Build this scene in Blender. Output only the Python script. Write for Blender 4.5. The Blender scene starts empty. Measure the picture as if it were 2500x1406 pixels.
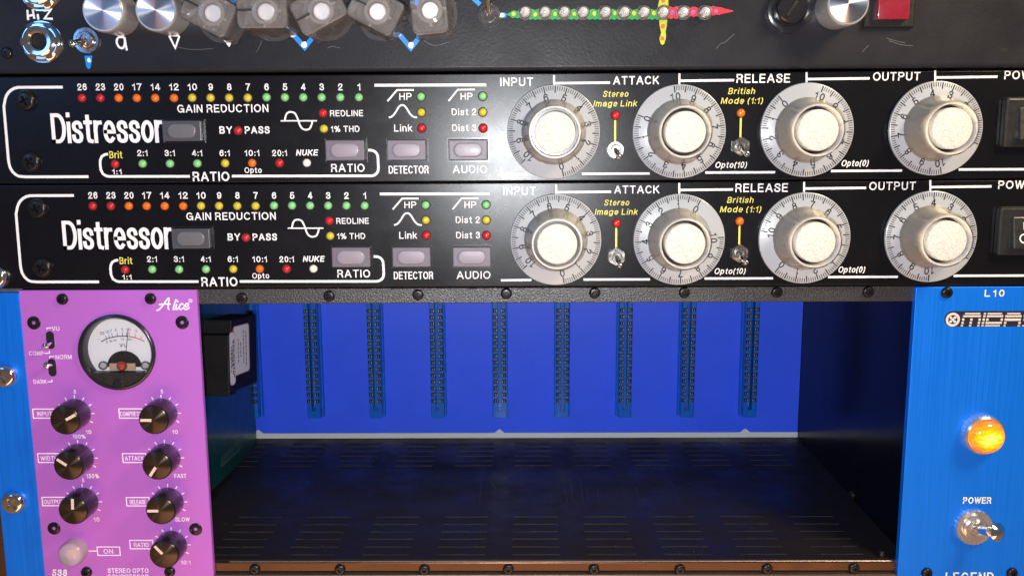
import bpy, bmesh, math, random
from mathutils import Vector, Matrix
from mathutils.geometry import tessellate_polygon
random.seed(7)
PI = math.pi
S = 0.001                      # everything below is measured in millimetres: X along the rack, Z up, Y into the rack
sc = bpy.context.scene
C = sc.collection

# ---------------------------------------------------------------- camera
CAM = Vector((214.3, -396.69, 65.77))
YAW, PITCH, ROLL, FPX = math.radians(-.592), math.radians(-9.4514), math.radians(-.33), 2312.9
fwd = Vector((math.sin(YAW)*math.cos(PITCH), math.cos(YAW)*math.cos(PITCH), math.sin(PITCH)))
r0 = Vector((math.cos(YAW), -math.sin(YAW), 0)); u0 = r0.cross(fwd)
RIGHT = r0*math.cos(ROLL) + u0*math.sin(ROLL)
UP = -r0*math.sin(ROLL) + u0*math.cos(ROLL)
cam = bpy.data.cameras.new('camera'); camo = bpy.data.objects.new('camera', cam); C.objects.link(camo)
cam.sensor_fit = 'HORIZONTAL'; cam.sensor_width = 36; cam.lens = FPX/2500*36
cam.clip_start = .01; cam.clip_end = 50
M = Matrix((RIGHT, UP, -fwd)).transposed().to_4x4(); M.translation = CAM*S
camo.matrix_world = M
sc.camera = camo

# ---------------------------------------------------------------- light
world = bpy.data.worlds.new('World'); sc.world = world; world.use_nodes = True
nt = world.node_tree; bg = nt.nodes['Background']
tc = nt.nodes.new('ShaderNodeTexCoord'); sp = nt.nodes.new('ShaderNodeSeparateXYZ'); rp = nt.nodes.new('ShaderNodeValToRGB')
mr = nt.nodes.new('ShaderNodeMapRange'); mr.inputs[1].default_value = -1; mr.inputs[2].default_value = 1
nt.links.new(tc.outputs['Generated'], sp.inputs[0]); nt.links.new(sp.outputs['Z'], mr.inputs[0]); nt.links.new(mr.outputs[0], rp.inputs[0])
nt.links.new(rp.outputs[0], bg.inputs[0]); bg.inputs[1].default_value = .5
els = rp.color_ramp.elements
els[0].position = 0; els[0].color = (.62, .34, .2, 1)
els[1].position = 1; els[1].color = (.22, .34, .55, 1)
for p, c in ((.28, (.46, .25, .14, 1)), (.44, (.24, .18, .16, 1)), (.56, (.2, .19, .21, 1)), (.72, (.12, .17, .26, 1))):
    e = els.new(p); e.color = c

def lamp(name, loc, target, power, col, size, sizey=None, shape='DISK'):
    l = bpy.data.lights.new(name, 'AREA'); l.shape = shape; l.size = size*S
    if sizey: l.size_y = sizey*S
    l.energy = power; l.color = col
    o = bpy.data.objects.new(name, l); C.objects.link(o)
    o.location = Vector(loc)*S
    d = (Vector(target)-Vector(loc)).normalized()
    o.rotation_euler = d.to_track_quat('-Z', 'Y').to_euler()
    return o
lamp('phone_flash', (207, -394, 45), (213, 0, 0), 1.8, (.94, .96, 1), 9)
lamp('ceiling_lamp', (610, -290, 360), (380, 0, 45), 3.1, (1, .78, .5), 150)
lamp('left_blue_light', (-390, -700, 270), (60, 0, 90), .8, (.13, .4, 1), 190, 240, 'RECTANGLE')  # unseen blue source at upper left, added for blue reflections in the metal
lamp('floor_glow', (200, -620, -520), (215, 0, -60), 2.4, (1, .55, .3), 900, 300, 'RECTANGLE')
sc.view_settings.view_transform = 'Standard'; sc.view_settings.look = 'None'
sc.view_settings.exposure = 0; sc.view_settings.gamma = 1
sc.cycles.use_denoising = True
sc.cycles.max_bounces = 10; sc.cycles.transparent_max_bounces = 16
sc.cycles.sample_clamp_indirect = 6

# ---------------------------------------------------------------- pixel of the photograph -> point on a plane of the rack
def ray(px, py):
    return fwd + RIGHT*((px-1250)/FPX) - UP*((py-703)/FPX)
def P(px, py, Y=0.0):
    d = ray(px, py); t = (Y-CAM.y)/d.y
    return (CAM.x+d.x*t, CAM.z+d.z*t)
def PX(px, py, X):
    d = ray(px, py); t = (X-CAM.x)/d.x
    return (CAM.y+d.y*t, CAM.z+d.z*t)
def PZ(px, py, Z):
    d = ray(px, py); t = (Z-CAM.z)/d.z
    return (CAM.x+d.x*t, CAM.y+d.y*t)

# ---------------------------------------------------------------- materials
def lin(c):
    return tuple((x/255/12.92 if x/255 <= .04045 else ((x/255+.055)/1.055)**2.4) for x in c)+(1,)
MATS = {}
def mat(name, col, rough=.5, metal=0, coat=0, spec=.5, emit=None, trans=0, ior=1.45, bump=None, var=0, vscale=300, aniso=0):
    """col is linear rgb. bump=(scale per metre, strength, distance) ; var = small mottling of colour and gloss"""
    m = bpy.data.materials.new(name); m.use_nodes = True
    n = m.node_tree.nodes; L = m.node_tree.links; b = n['Principled BSDF']
    b.inputs['Base Color'].default_value = (*col[:3], 1); b.inputs['Roughness'].default_value = rough
    b.inputs['Metallic'].default_value = metal; b.inputs['Coat Weight'].default_value = coat; b.inputs['Coat Roughness'].default_value = .06
    b.inputs['Specular IOR Level'].default_value = spec; b.inputs['Transmission Weight'].default_value = trans; b.inputs['IOR'].default_value = ior
    b.inputs['Anisotropic'].default_value = aniso
    if emit:
        b.inputs['Emission Color'].default_value = (*emit[:3], 1); b.inputs['Emission Strength'].default_value = emit[3]
    if bump or var:
        t = n.new('ShaderNodeTexCoord')
    if bump:
        x = n.new('ShaderNodeTexNoise'); x.inputs['Scale'].default_value = bump[0]; x.inputs['Detail'].default_value = 2
        L.new(t.outputs['Object'], x.inputs['Vector'])
        u = n.new('ShaderNodeBump'); u.inputs['Strength'].default_value = bump[1]; u.inputs['Distance'].default_value = bump[2]
        L.new(x.outputs['Fac'], u.inputs['Height']); L.new(u.outputs['Normal'], b.inputs['Normal'])
    if var:
        y = n.new('ShaderNodeTexNoise'); y.inputs['Scale'].default_value = vscale; y.inputs['Detail'].default_value = 6; y.inputs['Roughness'].default_value = .65
        L.new(t.outputs['Object'], y.inputs['Vector'])
        r = n.new('ShaderNodeMapRange'); r.inputs[1].default_value = .3; r.inputs[2].default_value = .7
        r.inputs[3].default_value = max(.02, rough-var*.5); r.inputs[4].default_value = min(1, rough+var*.5)
        L.new(y.outputs['Fac'], r.inputs[0]); L.new(r.outputs[0], b.inputs['Roughness'])
        q = n.new('ShaderNodeMix'); q.data_type = 'RGBA'
        q.inputs[6].default_value = (*[v*(1-var*.6) for v in col[:3]], 1); q.inputs[7].default_value = (*[min(1, v*(1+var*.6)) for v in col[:3]], 1)
        L.new(y.outputs['Fac'], q.inputs[0]); L.new(q.outputs[2], b.inputs['Base Color'])
    MATS[name] = m
    return m

m_black = mat('black_powder_coat', (.004, .004, .0056), .27, 0, 0, .36, bump=(2600, .16, .0001), var=.06, vscale=60)
m_edge = mat('black_screw_steel', (.012, .011, .012), .28, .3, 0, .6, var=.2, vscale=900)
m_white = mat('white_silkscreen', (.82, .82, .84), .5)
m_yellow = mat('yellow_silkscreen', (.68, .64, .12), .5)
m_rail = mat('textured_black_rail', (.018, .018, .019), .4, 0, 0, .85, bump=(1500, .55, .0004), var=.2, vscale=800)
m_chrome = mat('polished_chrome', (.78, .77, .76), .09, 1, var=.08, vscale=250)
m_steel = mat('zinc_steel', (.66, .64, .6), .2, 1, var=.15, vscale=500)
m_gold = mat('gold_contact', (.6, .43, .22), .35, .55)
m_slot = mat('black_slot', (.004, .004, .005), .7)
m_ink = mat('dark_ink', (.012, .012, .016), .6)
m_skirt = mat('pale_grey_skirt', (.37, .39, .415), .3, 0, .45, .5, var=.03)
m_cream = mat('cream_plastic', (.86, .81, .71), .35, 0, .6, .5, var=.04, vscale=200)
b_ = m_cream.node_tree.nodes['Principled BSDF']; b_.inputs['Subsurface Weight'].default_value = 1; b_.inputs['Subsurface Radius'].default_value = (1, .9, .75); b_.inputs['Subsurface Scale'].default_value = .012
m_gap = mat('dark_recess', (.018, .015, .02), .25)
LEDC = dict(red=(.55, .008, .014), dull=(.46, .012, .022), orange=(.86, .14, .004), yellow=(.56, .45, .03), green=(.2, .56, .2), white=(.8, .76, .66))
m_led = {k: mat(k+'_led_plastic', v, .28, 0, .5, .5) for k, v in LEDC.items()}
m_button = mat('smoky_grey_button', (.115, .1, .13), .42, 0, 0, .55, var=.08)
m_lens = mat('milky_button_lens', (.235, .205, .25), .38, 0, .2, .5, var=.06)
m_frame = mat('black_button_frame', (.012, .012, .015), .22, 0, .4, .6)
m_sparkpl = mat('scuffed_black_paint', (.0155, .016, .020), .4, 0, 0, .22, bump=(900, .25, .0002), var=.22, vscale=38)
m_wood = mat('varnished_brown_wood', (.07, .028, .012), .35, 0, .2, .5, var=.5, vscale=25)
m_alu = mat('turned_aluminium', (.85, .85, .86), .4, 1, aniso=.6)
m_green = mat('green_circuit_board', (.0, .045, .03), .35, 0, .2, .5, var=.2, vscale=80)
m_blackbox = mat('black_moulded_case', (.008, .007, .008), .6, 0, 0, .25, var=.25, vscale=120)
m_label = mat('white_paper_label', (.85, .83, .87), .5)
m_pinkprint = mat('pink_print', (.55, .22, .24), .5)
m_faceplate = mat('white_meter_card', (.78, .75, .77), .5)
m_redink = mat('red_ink', (.6, .03, .06), .5)
m_capw = mat('pale_pointer_paint', (.72, .55, .45), .4)
m_redwin = mat('red_rocker_plastic', (.22, .01, .026), .32, 0, .3, .5, var=.15, vscale=300)
m_bezel = mat('matt_black_plastic', (.018, .018, .018), .33, 0, 0, .5, var=.2, vscale=400)
m_pinkbulb = mat('dark_red_bulb', (.25, .03, .03), .1, 0, .8, .5)
paint = {k: mat(k+'_paint', c, .45) for k, c in dict(green=(.008, .33, .06), lime=(.42, .5, .03), red=(.75, .02, .04), blue=(.005, .25, .8),
         orange=(.85, .14, .01), purple=(.28, .12, .4), dotyellow=(.6, .62, .02), white=(.85, .85, .87)).items()}

def brushed(name, col, metal, rough, streak=.35, scale=(1400, 1400, 14)):
    m = mat(name, col, rough, metal, spec=.5); n = m.node_tree.nodes; L = m.node_tree.links; b = n['Principled BSDF']
    t = n.new('ShaderNodeTexCoord'); mp = n.new('ShaderNodeMapping'); mp.inputs['Scale'].default_value = scale
    x = n.new('ShaderNodeTexNoise'); x.inputs['Scale'].default_value = 1; x.inputs['Detail'].default_value = 4; x.inputs['Roughness'].default_value = .7
    L.new(t.outputs['Object'], mp.inputs[0]); L.new(mp.outputs[0], x.inputs['Vector'])
    r = n.new('ShaderNodeMapRange'); r.inputs[1].default_value = .3; r.inputs[2].default_value = .7
    r.inputs[3].default_value = rough-.1; r.inputs[4].default_value = rough+.12
    L.new(x.outputs['Fac'], r.inputs[0]); L.new(r.outputs[0], b.inputs['Roughness'])
    q = n.new('ShaderNodeMix'); q.data_type = 'RGBA'
    q.inputs[6].default_value = (*[v*(1-streak) for v in col], 1); q.inputs[7].default_value = (*[min(1, v*(1+streak)) for v in col], 1)
    L.new(x.outputs['Fac'], q.inputs[0]); L.new(q.outputs[2], b.inputs['Base Color'])
    u = n.new('ShaderNodeBump'); u.inputs['Strength'].default_value = .12; u.inputs['Distance'].default_value = .0001
    L.new(x.outputs['Fac'], u.inputs['Height']); L.new(u.outputs['Normal'], b.inputs['Normal'])
    return m
m_satin = mat('satin_silver', (.74, .7, .67), .2, .85)
m_blue = brushed('brushed_blue_anodised', (.0, .17, .8), .35, .42, .22)
m_purple = mat('purple_anodised', (.51, .155, .66), .4, .3, 0, .5, bump=(1900, .07, .0001), var=.05, vscale=30)
m_backplane = mat('blue_backplane_board', (.03, .1, .9), .45, 0, 0, .4, var=.12, vscale=60)
m_connector = mat('blue_connector_plastic', (.004, .11, .52), .3, 0, .2, .5, var=.08)
m_inner = mat('glossy_black_steel', (.003, .003, .005), .2, 0, 0, .13, var=.1, vscale=40)
m_floor = mat('black_bay_floor', (.014, .0115, .011), .42, 0, 0, .18, bump=(500, .2, .0003), var=.4, vscale=35)
m_lip = mat('pale_floor_lip', (.019, .017, .017), .5, 0, var=.5, vscale=700)  # paler than the floor: slot edge highlights put into the colour
m_brownrail = mat('warm_tinted_rail', (.10, .05, .028), .3, .75, var=.15, vscale=60)  # black anodised rail; its warm floor reflection is put into the brown
m_raillip = brushed('bright_brushed_metal', (.42, .38, .36), .9, .35, .5, (900, 40, 40))  # silver ear edge, and the painted highlight line of the bottom rail
m_whitestrip = mat('white_board_edge', (.6, .6, .6), .5)
m_knobblack = mat('black_knob_metal', (.014, .012, .014), .22, .2, .3, .6)

def clear(name, tint=(.93, .9, .89), haze=.25, rough=.05, milk=(.62, .57, .56)):
    """clear moulded acrylic: see-through, with surface reflection and a little milkiness"""
    m = bpy.data.materials.new(name); m.use_nodes = True; n = m.node_tree.nodes; L = m.node_tree.links
    for x in list(n): n.remove(x)
    o = n.new('ShaderNodeOutputMaterial'); tr = n.new('ShaderNodeBsdfTransparent'); tr.inputs[0].default_value = (*tint, 1)
    d = n.new('ShaderNodeBsdfDiffuse'); d.inputs[0].default_value = (*milk, 1)
    g = n.new('ShaderNodeBsdfGlossy'); g.inputs['Roughness'].default_value = rough
    fr = n.new('ShaderNodeFresnel'); fr.inputs[0].default_value = 1.5
    mx = n.new('ShaderNodeMixShader'); mx.inputs[0].default_value = haze
    L.new(tr.outputs[0], mx.inputs[1]); L.new(d.outputs[0], mx.inputs[2])
    m2 = n.new('ShaderNodeMixShader'); L.new(fr.outputs[0], m2.inputs[0]); L.new(mx.outputs[0], m2.inputs[1]); L.new(g.outputs[0], m2.inputs[2])
    L.new(m2.outputs[0], o.inputs[0]); MATS[name] = m
    return m
m_clear = clear('clear_acrylic', (.99, .98, .98), .11, .03, (.97, .9, .89))
m_shell = clear('clear_knob_shell', (.96, .94, .91), .2, .05, (.85, .79, .68))
m_window = clear('meter_window', (.98, .98, .98), .0, .02)
m_dome = clear('clear_led_dome', (.95, .95, .95), .22, .03)

# glitter cap of the big dials
m_glit = mat('glitter_silver_cap', (.6, .59, .53), .55, 0, 0, .15)
n = m_glit.node_tree.nodes; L = m_glit.node_tree.links
t = n.new('ShaderNodeTexCoord'); v = n.new('ShaderNodeTexVoronoi'); v.inputs['Scale'].default_value = 3800
L.new(t.outputs['Object'], v.inputs['Vector'])
q = n.new('ShaderNodeMix'); q.data_type = 'RGBA'; q.inputs[6].default_value = (.44, .435, .395, 1); q.inputs[7].default_value = (.78, .76, .68, 1)
sx = n.new('ShaderNodeSeparateColor'); L.new(v.outputs['Color'], sx.inputs[0]); L.new(sx.outputs[0], q.inputs[0]); L.new(q.outputs[2], n['Principled BSDF'].inputs['Base Color'])
mr = n.new('ShaderNodeVectorMath'); mr.operation = 'SUBTRACT'; mr.inputs[1].default_value = (.5, .5, .5); L.new(v.outputs['Color'], mr.inputs[0])
ms = n.new('ShaderNodeVectorMath'); ms.operation = 'SCALE'; ms.inputs['Scale'].default_value = .3; L.new(mr.outputs[0], ms.inputs[0])
gg = n.new('ShaderNodeNewGeometry'); ad = n.new('ShaderNodeVectorMath'); L.new(gg.outputs['Normal'], ad.inputs[0]); L.new(ms.outputs[0], ad.inputs[1])
nn = n.new('ShaderNodeVectorMath'); nn.operation = 'NORMALIZE'; L.new(ad.outputs[0], nn.inputs[0]); L.new(nn.outputs[0], n['Principled BSDF'].inputs['Normal'])

# lit jewel
m_jewel = mat('lit_amber_jewel', (.8, .2, .01), .12, 0, .6, .5)
n = m_jewel.node_tree.nodes; L = m_jewel.node_tree.links
t = n.new('ShaderNodeTexCoord'); v = n.new('ShaderNodeTexNoise'); v.inputs['Scale'].default_value = 640; v.inputs['Detail'].default_value = 3
mp = n.new('ShaderNodeMapping'); mp.inputs['Scale'].default_value = (.7, 1, 1.6)
L.new(t.outputs['Object'], mp.inputs[0]); L.new(mp.outputs[0], v.inputs['Vector'])
ln = n.new('ShaderNodeVectorMath'); ln.operation = 'LENGTH'; mq = n.new('ShaderNodeVectorMath'); mq.operation = 'MULTIPLY'; mq.inputs[1].default_value = (92, 0, 128)
L.new(t.outputs['Object'], mq.inputs[0]); L.new(mq.outputs[0], ln.inputs[0])
sb = n.new('ShaderNodeMath'); sb.operation = 'MULTIPLY_ADD'; sb.inputs[1].default_value = .8; L.new(v.outputs['Fac'], sb.inputs[0])
ng = n.new('ShaderNodeMath'); ng.operation = 'MULTIPLY'; ng.operation = 'MULTIPLY_ADD'; ng.inputs[1].default_value = -1; ng.inputs[2].default_value = .48; L.new(ln.outputs['Value'], ng.inputs[0]); L.new(ng.outputs[0], sb.inputs[2])
rp = n.new('ShaderNodeValToRGB'); e = rp.color_ramp.elements
e[0].position = 0; e[0].color = (.6, .045, .0, 1); e[1].position = .74; e[1].color = (1, .86, .13, 1)
x = e.new(.2); x.color = (.95, .14, .0, 1); x = e.new(.5); x.color = (1, .42, .0, 1)
L.new(sb.outputs[0], rp.inputs[0]); L.new(rp.outputs[0], n['Principled BSDF'].inputs['Emission Color']); n['Principled BSDF'].inputs['Emission Strength'].default_value = 1.5

# ---------------------------------------------------------------- mesh helpers (mm, local)
def box(bm, x0, x1, y0, y1, z0, z1, bev=0, seg=2):
    g = bmesh.ops.create_cube(bm, size=1)['verts']
    for w in g:
        w.co = Vector(((x0+x1)/2+w.co.x*(x1-x0), (y0+y1)/2+w.co.y*(y1-y0), (z0+z1)/2+w.co.z*(z1-z0)))
    if bev:
        es = list({e for w in g for e in w.link_edges})
        bmesh.ops.bevel(bm, geom=es, offset=bev, segments=seg, affect='EDGES', profile=.5)
def loops(bm, rings, cap0=False, cap1=True):
    """skin a list of rings with equal vertex counts"""
    R = [[bm.verts.new(p) for p in r] for r in rings]
    n = len(R[0])
    for a, b in zip(R, R[1:]):
        for i in range(n):
            bm.faces.new((a[i], a[(i+1) % n], b[(i+1) % n], b[i]))
    if cap0: bm.faces.new(R[0])
    if cap1: bm.faces.new(R[-1])
def ring(r, y, n=48, cx=0, cz=0, rot=0):
    return [Vector((cx+(r(a) if callable(r) else r)*math.cos(a+rot), y, cz+(r(a) if callable(r) else r)*math.sin(a+rot))) for a in [2*PI*i/n for i in range(n)]]
def lathe(bm, prof, n=48, cx=0, cz=0, cap0=False, cap1=True):
    loops(bm, [ring(r, y, n, cx, cz) for r, y in prof], cap0, cap1)
def poly(bm, pts, y):
    pts = [Vector((p[0], y, p[1])) for p in pts]
    vs = [bm.verts.new(p) for p in pts]
    for t in tessellate_polygon([[Vector((p.x, p.z, 0)) for p in pts]]):
        try: bm.faces.new([vs[i] for i in t])
        except ValueError: pass
def disc(bm, cx, cz, r, y, n=32):
    bm.faces.new([bm.verts.new(p) for p in ring(r, y, n, cx, cz)])
def rect(bm, x0, x1, z0, z1, y):
    poly(bm, [(x0, z0), (x1, z0), (x1, z1), (x0, z1)], y)
EPS = [0]
def stroke(bm, pts, w, y, closed=False, square=False):
    """flat ribbon of width w along pts (x,z); each ribbon sits a hair above the last so crossings never coincide"""
    EPS[0] = (EPS[0]+1) % 9
    y = y-.004*EPS[0]
    p = [Vector((a[0], a[1])) for a in pts]
    q = [p[0]]
    for a in p[1:]:
        if (a-q[-1]).length > 1e-4: q.append(a)
    p = q
    if closed and (p[0]-p[-1]).length < 1e-3: p.pop()
    n = len(p)
    if n < 2: return
    if square and not closed:
        p[0] = p[0]-(p[1]-p[0]).normalized()*w/2; p[-1] = p[-1]+(p[-1]-p[-2]).normalized()*w/2
    A, B = [], []
    for i in range(n):
        d0 = (p[i]-p[i-1]).normalized() if (closed or i) else None
        d1 = (p[(i+1) % n]-p[i]).normalized() if (closed or i < n-1) else None
        if d0 is None: d0 = d1
        if d1 is None: d1 = d0
        t = d0+d1
        if t.length < .2: t = d1
        t.normalize(); nrm = Vector((-t.y, t.x)); k = max(.55, nrm.dot(Vector((-d1.y, d1.x))))
        A.append(p[i]+nrm*w/2/k); B.append(p[i]-nrm*w/2/k)
    va = [bm.verts.new((a.x, y, a.y)) for a in A]; vb = [bm.verts.new((b.x, y, b.y)) for b in B]
    for i in range(n if closed else n-1):
        j = (i+1) % n
        try: bm.faces.new((va[i], va[j], vb[j], vb[i]))
        except ValueError: pass
def spline(pts, k=6, closed=False):
    out = []; n = len(pts)
    for i in range(n if closed else n-1):
        g = lambda j: Vector(pts[j % n] if closed else pts[min(max(j, 0), n-1)])
        a, b, c, d = g(i-1), g(i), g(i+1), g(i+2)
        for s in range(k):
            t = s/k
            out.append(tuple(.5*((2*b)+(c-a)*t+(2*a-5*b+4*c-d)*t*t+(3*b-a-3*c+d)*t**3)))
    if not closed: out.append(tuple(pts[-1]))
    return out
def arc(cx, cy, rx, ry, a0, a1, k=14):
    return [(cx+rx*math.cos(math.radians(a0+(a1-a0)*i/k)), cy+ry*math.sin(math.radians(a0+(a1-a0)*i/k))) for i in range(k+1)]
def ell(cx, cy, rx, ry): return ('c', arc(cx, cy, rx, ry, 0, 360, 24)[:-1])
# ---------------------------------------------------------------- a sign painter's grotesque: centre lines, cap height 1
SS = [(.56, .77), (.5, .93), (.29, 1), (.08, .92), (.04, .74), (.16, .59), (.42, .47), (.56, .3), (.5, .07), (.29, 0), (.06, .07), (0, .26)]
def sx_(pts, a, b): return [(x*a, y*b) for x, y in pts]
G = {
'A': (.72, [[(0, 0), (.33, 1), (.39, 1), (.72, 0)], [(.12, .31), (.6, .31)]]),
'B': (.58, [[(0, 0), (0, 1)]+arc(.33, .76, .2, .24, 90, -90)+[(0, .52)], [(.3, .52)]+arc(.34, .26, .24, .26, 90, -90)+[(0, 0)]]),
'C': (.68, [arc(.36, .5, .36, .5, 42, 318, 20)]),
'D': (.64, [[(0, 0), (0, 1)]+arc(.28, .5, .36, .5, 90, -90)+[(0, 0)]]),
'E': (.54, [[(.52, 1), (0, 1), (0, 0), (.54, 0)], [(0, .52), (.48, .52)]]),
'F': (.5, [[(.5, 1), (0, 1), (0, 0)], [(0, .5), (.43, .5)]]),
'G': (.74, [arc(.37, .5, .37, .5, 45, 335, 22)+[(.74, .46)], [(.42, .46), (.74, .46), (.74, 0)]]),
'H': (.6, [[(0, 0), (0, 1)], [(.6, 0), (.6, 1)], [(0, .52), (.6, .52)]]),
'I': (.0, [[(0, 0), (0, 1)]]),
'K': (.62, [[(0, 0), (0, 1)], [(.58, 1), (.03, .4)], [(.22, .6), (.62, 0)]]),
'L': (.5, [[(0, 1), (0, 0), (.5, 0)]]),
'M': (.76, [[(0, 0), (0, 1), (.06, 1), (.36, .06), (.4, .06), (.7, 1), (.76, 1), (.76, 0)]]),
'N': (.6, [[(0, 0), (0, 1), (.04, 1), (.56, 0), (.6, 0), (.6, 1)]]),
'O': (.76, [ell(.38, .5, .38, .5)]),
'P': (.58, [[(0, 0), (0, 1)]+arc(.33, .73, .25, .27, 90, -90)+[(0, .46)]]),
'R': (.6, [[(0, 0), (0, 1)]+arc(.34, .74, .24, .26, 90, -90)+[(0, .48)], [(.34, .48), (.48, .42), (.54, .3), (.55, .1), (.6, 0)]]),
'S': (.57, [spline(SS)]),
'T': (.6, [[(0, 1), (.6, 1)], [(.3, 1), (.3, 0)]]),
'U': (.6, [[(0, 1)]+arc(.3, .3, .3, .3, 180, 360)+[(.6, 1)]]),
'V': (.64, [[(0, 1), (.3, 0), (.34, 0), (.64, 1)]]),
'W': (.98, [[(0, 1), (.23, 0), (.27, 0), (.47, 1), (.51, 1), (.71, 0), (.75, 0), (.98, 1)]]),
'X': (.6, [[(0, 0), (.6, 1)], [(0, 1), (.6, 0)]]),
'Y': (.62, [[(0, 1), (.31, .44), (.31, 0)], [(.62, 1), (.31, .44)]]),
'Z': (.56, [[(0, 1), (.56, 1), (0, 0), (.56, 0)]]),
'0': (.48, [ell(.24, .5, .24, .5)]),
'1': (.22, [[(0, .74), (.13, .8), (.22, 1), (.22, 0)]]),
'2': (.5, [spline([(.01, .66), (.06, .9), (.26, 1), (.45, .91), (.47, .68), (.33, .44), (.1, .2), (0, 0)])+[(.5, 0)]]),
'3': (.5, [spline([(.02, .76), (.08, .94), (.25, 1), (.43, .93), (.45, .7), (.36, .56), (.2, .53)]), spline([(.26, .53), (.44, .46), (.5, .28), (.43, .07), (.25, 0), (.07, .07), (0, .25)])]),
'4': (.54, [[(.4, 0), (.4, 1), (.37, 1), (0, .3), (0, .25), (.54, .25)]]),
'5': (.5, [[(.46, 1), (.1, 1), (.04, .5)]+spline([(.08, .54), (.24, .62), (.44, .53), (.5, .31), (.43, .07), (.23, 0), (.06, .06), (0, .24)])]),
'6': (.5, [spline([(.46, .8), (.4, .95), (.25, 1), (.08, .88), (.01, .6), (.01, .36)]), ell(.25, .31, .24, .31)]),
'7': (.5, [[(0, 1), (.5, 1)]+spline([(.5, .94), (.3, .55), (.17, 0)])]),
'8': (.5, [ell(.25, .76, .2, .24), ell(.25, .26, .25, .26)]),
'9': (.5, [spline([(.04, .2), (.1, .05), (.25, 0), (.42, .12), (.49, .4), (.49, .64)]), ell(.25, .69, .24, .31)]),
':': (.0, [[(0, .0), (0, .04)], [(0, .62), (0, .66)]]), '.': (.0, [[(0, 0), (0, .03)]]),
'(': (.16, [arc(.3, .4, .3, .68, 125, 235, 8)]), ')': (.16, [arc(-.14, .4, .3, .68, 55, -55, 8)]),
'%': (.86, [ell(.17, .76, .17, .22), ell(.69, .24, .17, .22), [(.2, -.02), (.66, 1.02)]]),
'-': (.3, [[(0, .42), (.3, .42)]]), '+': (.4, [[(0, .42), (.4, .42)], [(.2, .2), (.2, .64)]]), '|': (0, [[(0, 0), (0, 1)]]),
'a': (.46, [[(.46, 0), (.46, .4)]+spline([(.45, .56), (.38, .7), (.22, .72), (.06, .66), (.03, .54)]), ell(.22, .2, .22, .2)]),
'b': (.5, [[(0, 0), (0, 1)], ell(.25, .36, .25, .36)]),
'c': (.46, [arc(.26, .36, .26, .36, 45, 315)]), 'd': (.5, [[(.5, 0), (.5, 1)], ell(.25, .36, .25, .36)]),
'e': (.5, [[(.02, .36), (.5, .36)]+arc(.25, .36, .25, .36, 8, 312, 18)]),
'g': (.5, [ell(.25, .36, .25, .36), [(.5, .72), (.5, -.04)]+spline([(.48, -.16), (.36, -.26), (.16, -.26), (.03, -.15)])]),
'h': (.46, [[(0, 0), (0, 1)], [(0, .42)]+arc(.23, .47, .23, .25, 180, 0)+[(.46, 0)]]),
'i': (.0, [[(0, 0), (0, .68)], [(0, .99), (0, 1.03)]]), 'l': (.0, [[(0, 0), (0, 1)]]),
'k': (.46, [[(0, 0), (0, 1)], [(.42, .72), (.03, .3)], [(.15, .44), (.46, 0)]]),
'm': (.76, [[(0, 0), (0, .72)], [(0, .45)]+arc(.19, .5, .19, .22, 180, 0)+[(.38, 0)], [(.38, .45)]+arc(.57, .5, .19, .22, 180, 0)+[(.76, 0)]]),
'n': (.46, [[(0, 0), (0, .72)], [(0, .42)]+arc(.23, .47, .23, .25, 180, 0)+[(.46, 0)]]),
'o': (.52, [ell(.26, .36, .26, .36)]), 'p': (.5, [[(0, -.28), (0, .72)], ell(.25, .36, .25, .36)]),
'r': (.28, [[(0, 0), (0, .72)], spline([(0, .44), (.06, .62), (.16, .7), (.28, .71)])]),
's': (.44, [spline(sx_(SS, .77, .72))]),
't': (.3, [[(.13, .94), (.13, .14), (.18, .02), (.3, 0)], [(0, .72), (.28, .72)]]),
'u': (.46, [[(0, .72)]+arc(.23, .25, .23, .25, 180, 360)+[(.46, .72)], [(.46, .3), (.46, 0)]]),
}
def text(bm, s, x0, x1, z0, z1, y, w=.17, shear=0, gap=.2, rot=0, ctr=None):
    """letters of cap height z1-z0 set between x0 and x1; w is the stroke as a share of the cap height"""
    H = z1-z0; wd = w*H; x = 0; lay = []
    for ch in s:
        if ch == ' ': x += .34; continue
        g = G[ch]; lay.append((x, g)); x += g[0]+gap+w
    tot = x-gap-w; fx = max(.05, (x1-x0-wd-abs(shear)*0))/max(tot, .01) if tot > .01 else 0
    hh = H-wd
    for gx, g in lay:
        for st in g[1]:
            cl = isinstance(st, tuple); pts = st[1] if cl else st
            pp = [(x0+wd/2+(gx+a)*fx+shear*hh*(b-.35), z0+wd/2+b*hh) for a, b in pts]
            if rot and ctr:
                c, q = math.cos(rot), math.sin(rot)
                pp = [(ctr[0]+(a-ctr[0])*c-(b-ctr[1])*q, ctr[1]+(a-ctr[0])*q+(b-ctr[1])*c) for a, b in pp]
            stroke(bm, pp, wd, y, closed=cl, square=not cl)

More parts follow.
